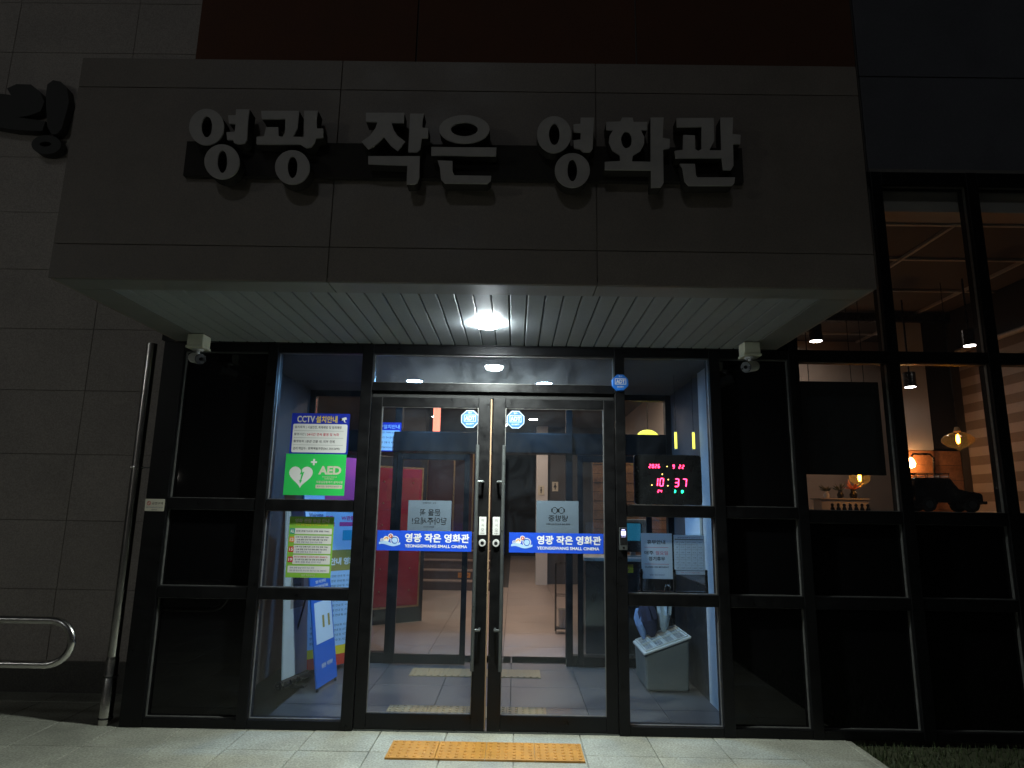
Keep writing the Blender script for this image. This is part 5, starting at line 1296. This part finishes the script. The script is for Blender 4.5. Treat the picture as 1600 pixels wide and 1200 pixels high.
bt = thing('bar_table', 'dark high bar ledge behind the cafe windows', 'table', (3.6, 2.0, 0))
MB().box(3.2, 4.0, 1.85, 2.15, 1.54, 1.57).build('table_top', 'counter_black', bt)
for x in (3.25, 3.95): MB().box(x - 0.02, x + 0.02, 1.98, 2.02, 0.001, 1.539).build('leg', 'black_plastic', bt)

# model off-road car on the window ledge
wl = thing('window_ledge', 'dark ledge inside the cafe windows carrying the model car', 'ledge', (3.7, 0.3, 1.5))
MB().box(2.18, 5.4, 0.09, 0.55, 1.535, 1.566).build('ledge_board', 'counter_black', wl)
for x in (2.5, 3.7, 4.9): MB().box(x - 0.02, x + 0.02, 0.10, 0.14, 0.001, 1.534).build('ledge_bracket', 'black_plastic', wl)
JX, JY, JZ = 3.40, 0.33, 1.567
jp = thing('model_car', 'black model off-road car with roof rack on the window ledge', 'model car', (JX, JY, JZ))
side = [(-0.262, 0.075), (-0.262, 0.215), (-0.250, 0.262), (0.02, 0.262), (0.085, 0.175), (0.245, 0.150), (0.262, 0.130), (0.262, 0.070)]
bdm = MB().prism([(JX + a, JZ + c) for a, c in side], JY - 0.095, JY + 0.095).build('body', 'black_paint', jp, bevel=0.012, seg=3)
for (a0, a1) in ((-0.235, -0.12), (-0.105, -0.02)):
    MB().box(JX + a0, JX + a1, JY - 0.0965, JY - 0.0952, JZ + 0.185, JZ + 0.240).build('window', 'glass_dark', bdm)
MB().prism([(JX - 0.005, JZ + 0.185), (JX + 0.055, JZ + 0.185), (JX + 0.012, JZ + 0.240), (JX - 0.005, JZ + 0.240)], JY - 0.0965, JY - 0.0952).build('window', 'glass_dark', bdm)
for a in (-0.165, 0.170):
    for yv in (JY - 0.098, JY + 0.058):
        wh = MB().cyl((JX + a, yv, JZ + 0.056), (JX + a, yv + 0.04, JZ + 0.056), 0.055, 0.055, 22).build('wheel', 'tyre', jp, smooth=True)
        MB().cyl((JX + a, yv - 0.002, JZ + 0.056), (JX + a, yv - 0.0005, JZ + 0.056), 0.030, 0.030, 16).build('hub', 'handle_metal', wh)
        MB().tube([(JX + a + 0.068 * math.cos(R(180 - 180 * k / 10)), yv + 0.02, JZ + 0.060 + 0.068 * math.sin(R(180 - 180 * k / 10))) for k in range(11)], 0.010, 6).build('fender', 'black_paint', jp, smooth=True)
MB().cyl((JX - 0.262, JY, JZ + 0.155), (JX - 0.292, JY, JZ + 0.155), 0.05, 0.05, 20).build('spare_wheel', 'tyre', jp, smooth=True)
rk = MB().tube([(JX - 0.25, JY - 0.085, JZ + 0.296), (JX + 0.02, JY - 0.085, JZ + 0.296), (JX + 0.02, JY + 0.085, JZ + 0.296), (JX - 0.25, JY + 0.085, JZ + 0.296)], 0.004, 6, closed=True).build('roof_rack', 'black_plastic', jp)
for a in (-0.24, -0.15, -0.06, 0.015):
    for yv in (-0.085, 0.085): MB().cyl((JX + a, JY + yv, JZ + 0.262), (JX + a, JY + yv, JZ + 0.296), 0.003, 0.003, 6).build('rack_post', 'black_plastic', rk)
    MB().cyl((JX + a, JY - 0.085, JZ + 0.275), (JX + a, JY + 0.085, JZ + 0.275), 0.003, 0.003, 6).build('rack_bar', 'black_plastic', rk)
for yv in (-0.06, 0.06): MB().cyl((JX + 0.2615, JY + yv, JZ + 0.125), (JX + 0.268, JY + yv, JZ + 0.125), 0.018, 0.018, 14).build('headlight', 'chrome', jp, smooth=True)
MB().box(JX + 0.2625, JX + 0.285, JY - 0.1, JY + 0.1, JZ + 0.062, JZ + 0.085).build('bumper', 'black_plastic', jp, bevel=0.004)

# distant lamp post behind the viewer that the dark panes mirror
ls = thing('lamp_post', 'slim lamp post across the forecourt, mirrored in a dark pane', 'street lamp', (-23, -39, -0.06))
MB().cyl((-23, -39, -0.06), (-23, -39, 3.2), 0.07, 0.045, 14).build('post', 'handle_metal', ls, smooth=True)
MB().lathe([(0.02, 0.0), (0.08, 0.03), (0.10, 0.10), (0.07, 0.17), (0.0005, 0.19)], (-23, -39, 3.2), 18).build('lantern_globe', 'lamp_street', ls, smooth=True)

l2 = thing('lamp_post', 'tall lamp post on the forecourt beside the ramp handrail', 'street lamp', (-9.0, -7.5, -0.06))
MB().cyl((-9.0, -7.5, -0.06), (-9.0, -7.5, 4.2), 0.07, 0.045, 14).build('post', 'handle_metal', l2, smooth=True)
MB().lathe([(0.04, 0.0), (0.10, 0.03), (0.13, 0.12), (0.09, 0.22), (0.0005, 0.25)], (-9.0, -7.5, 4.2), 18).build('lantern_globe', 'lamp_ramp', l2, smooth=True)
bpy.data.objects.remove(_TO)
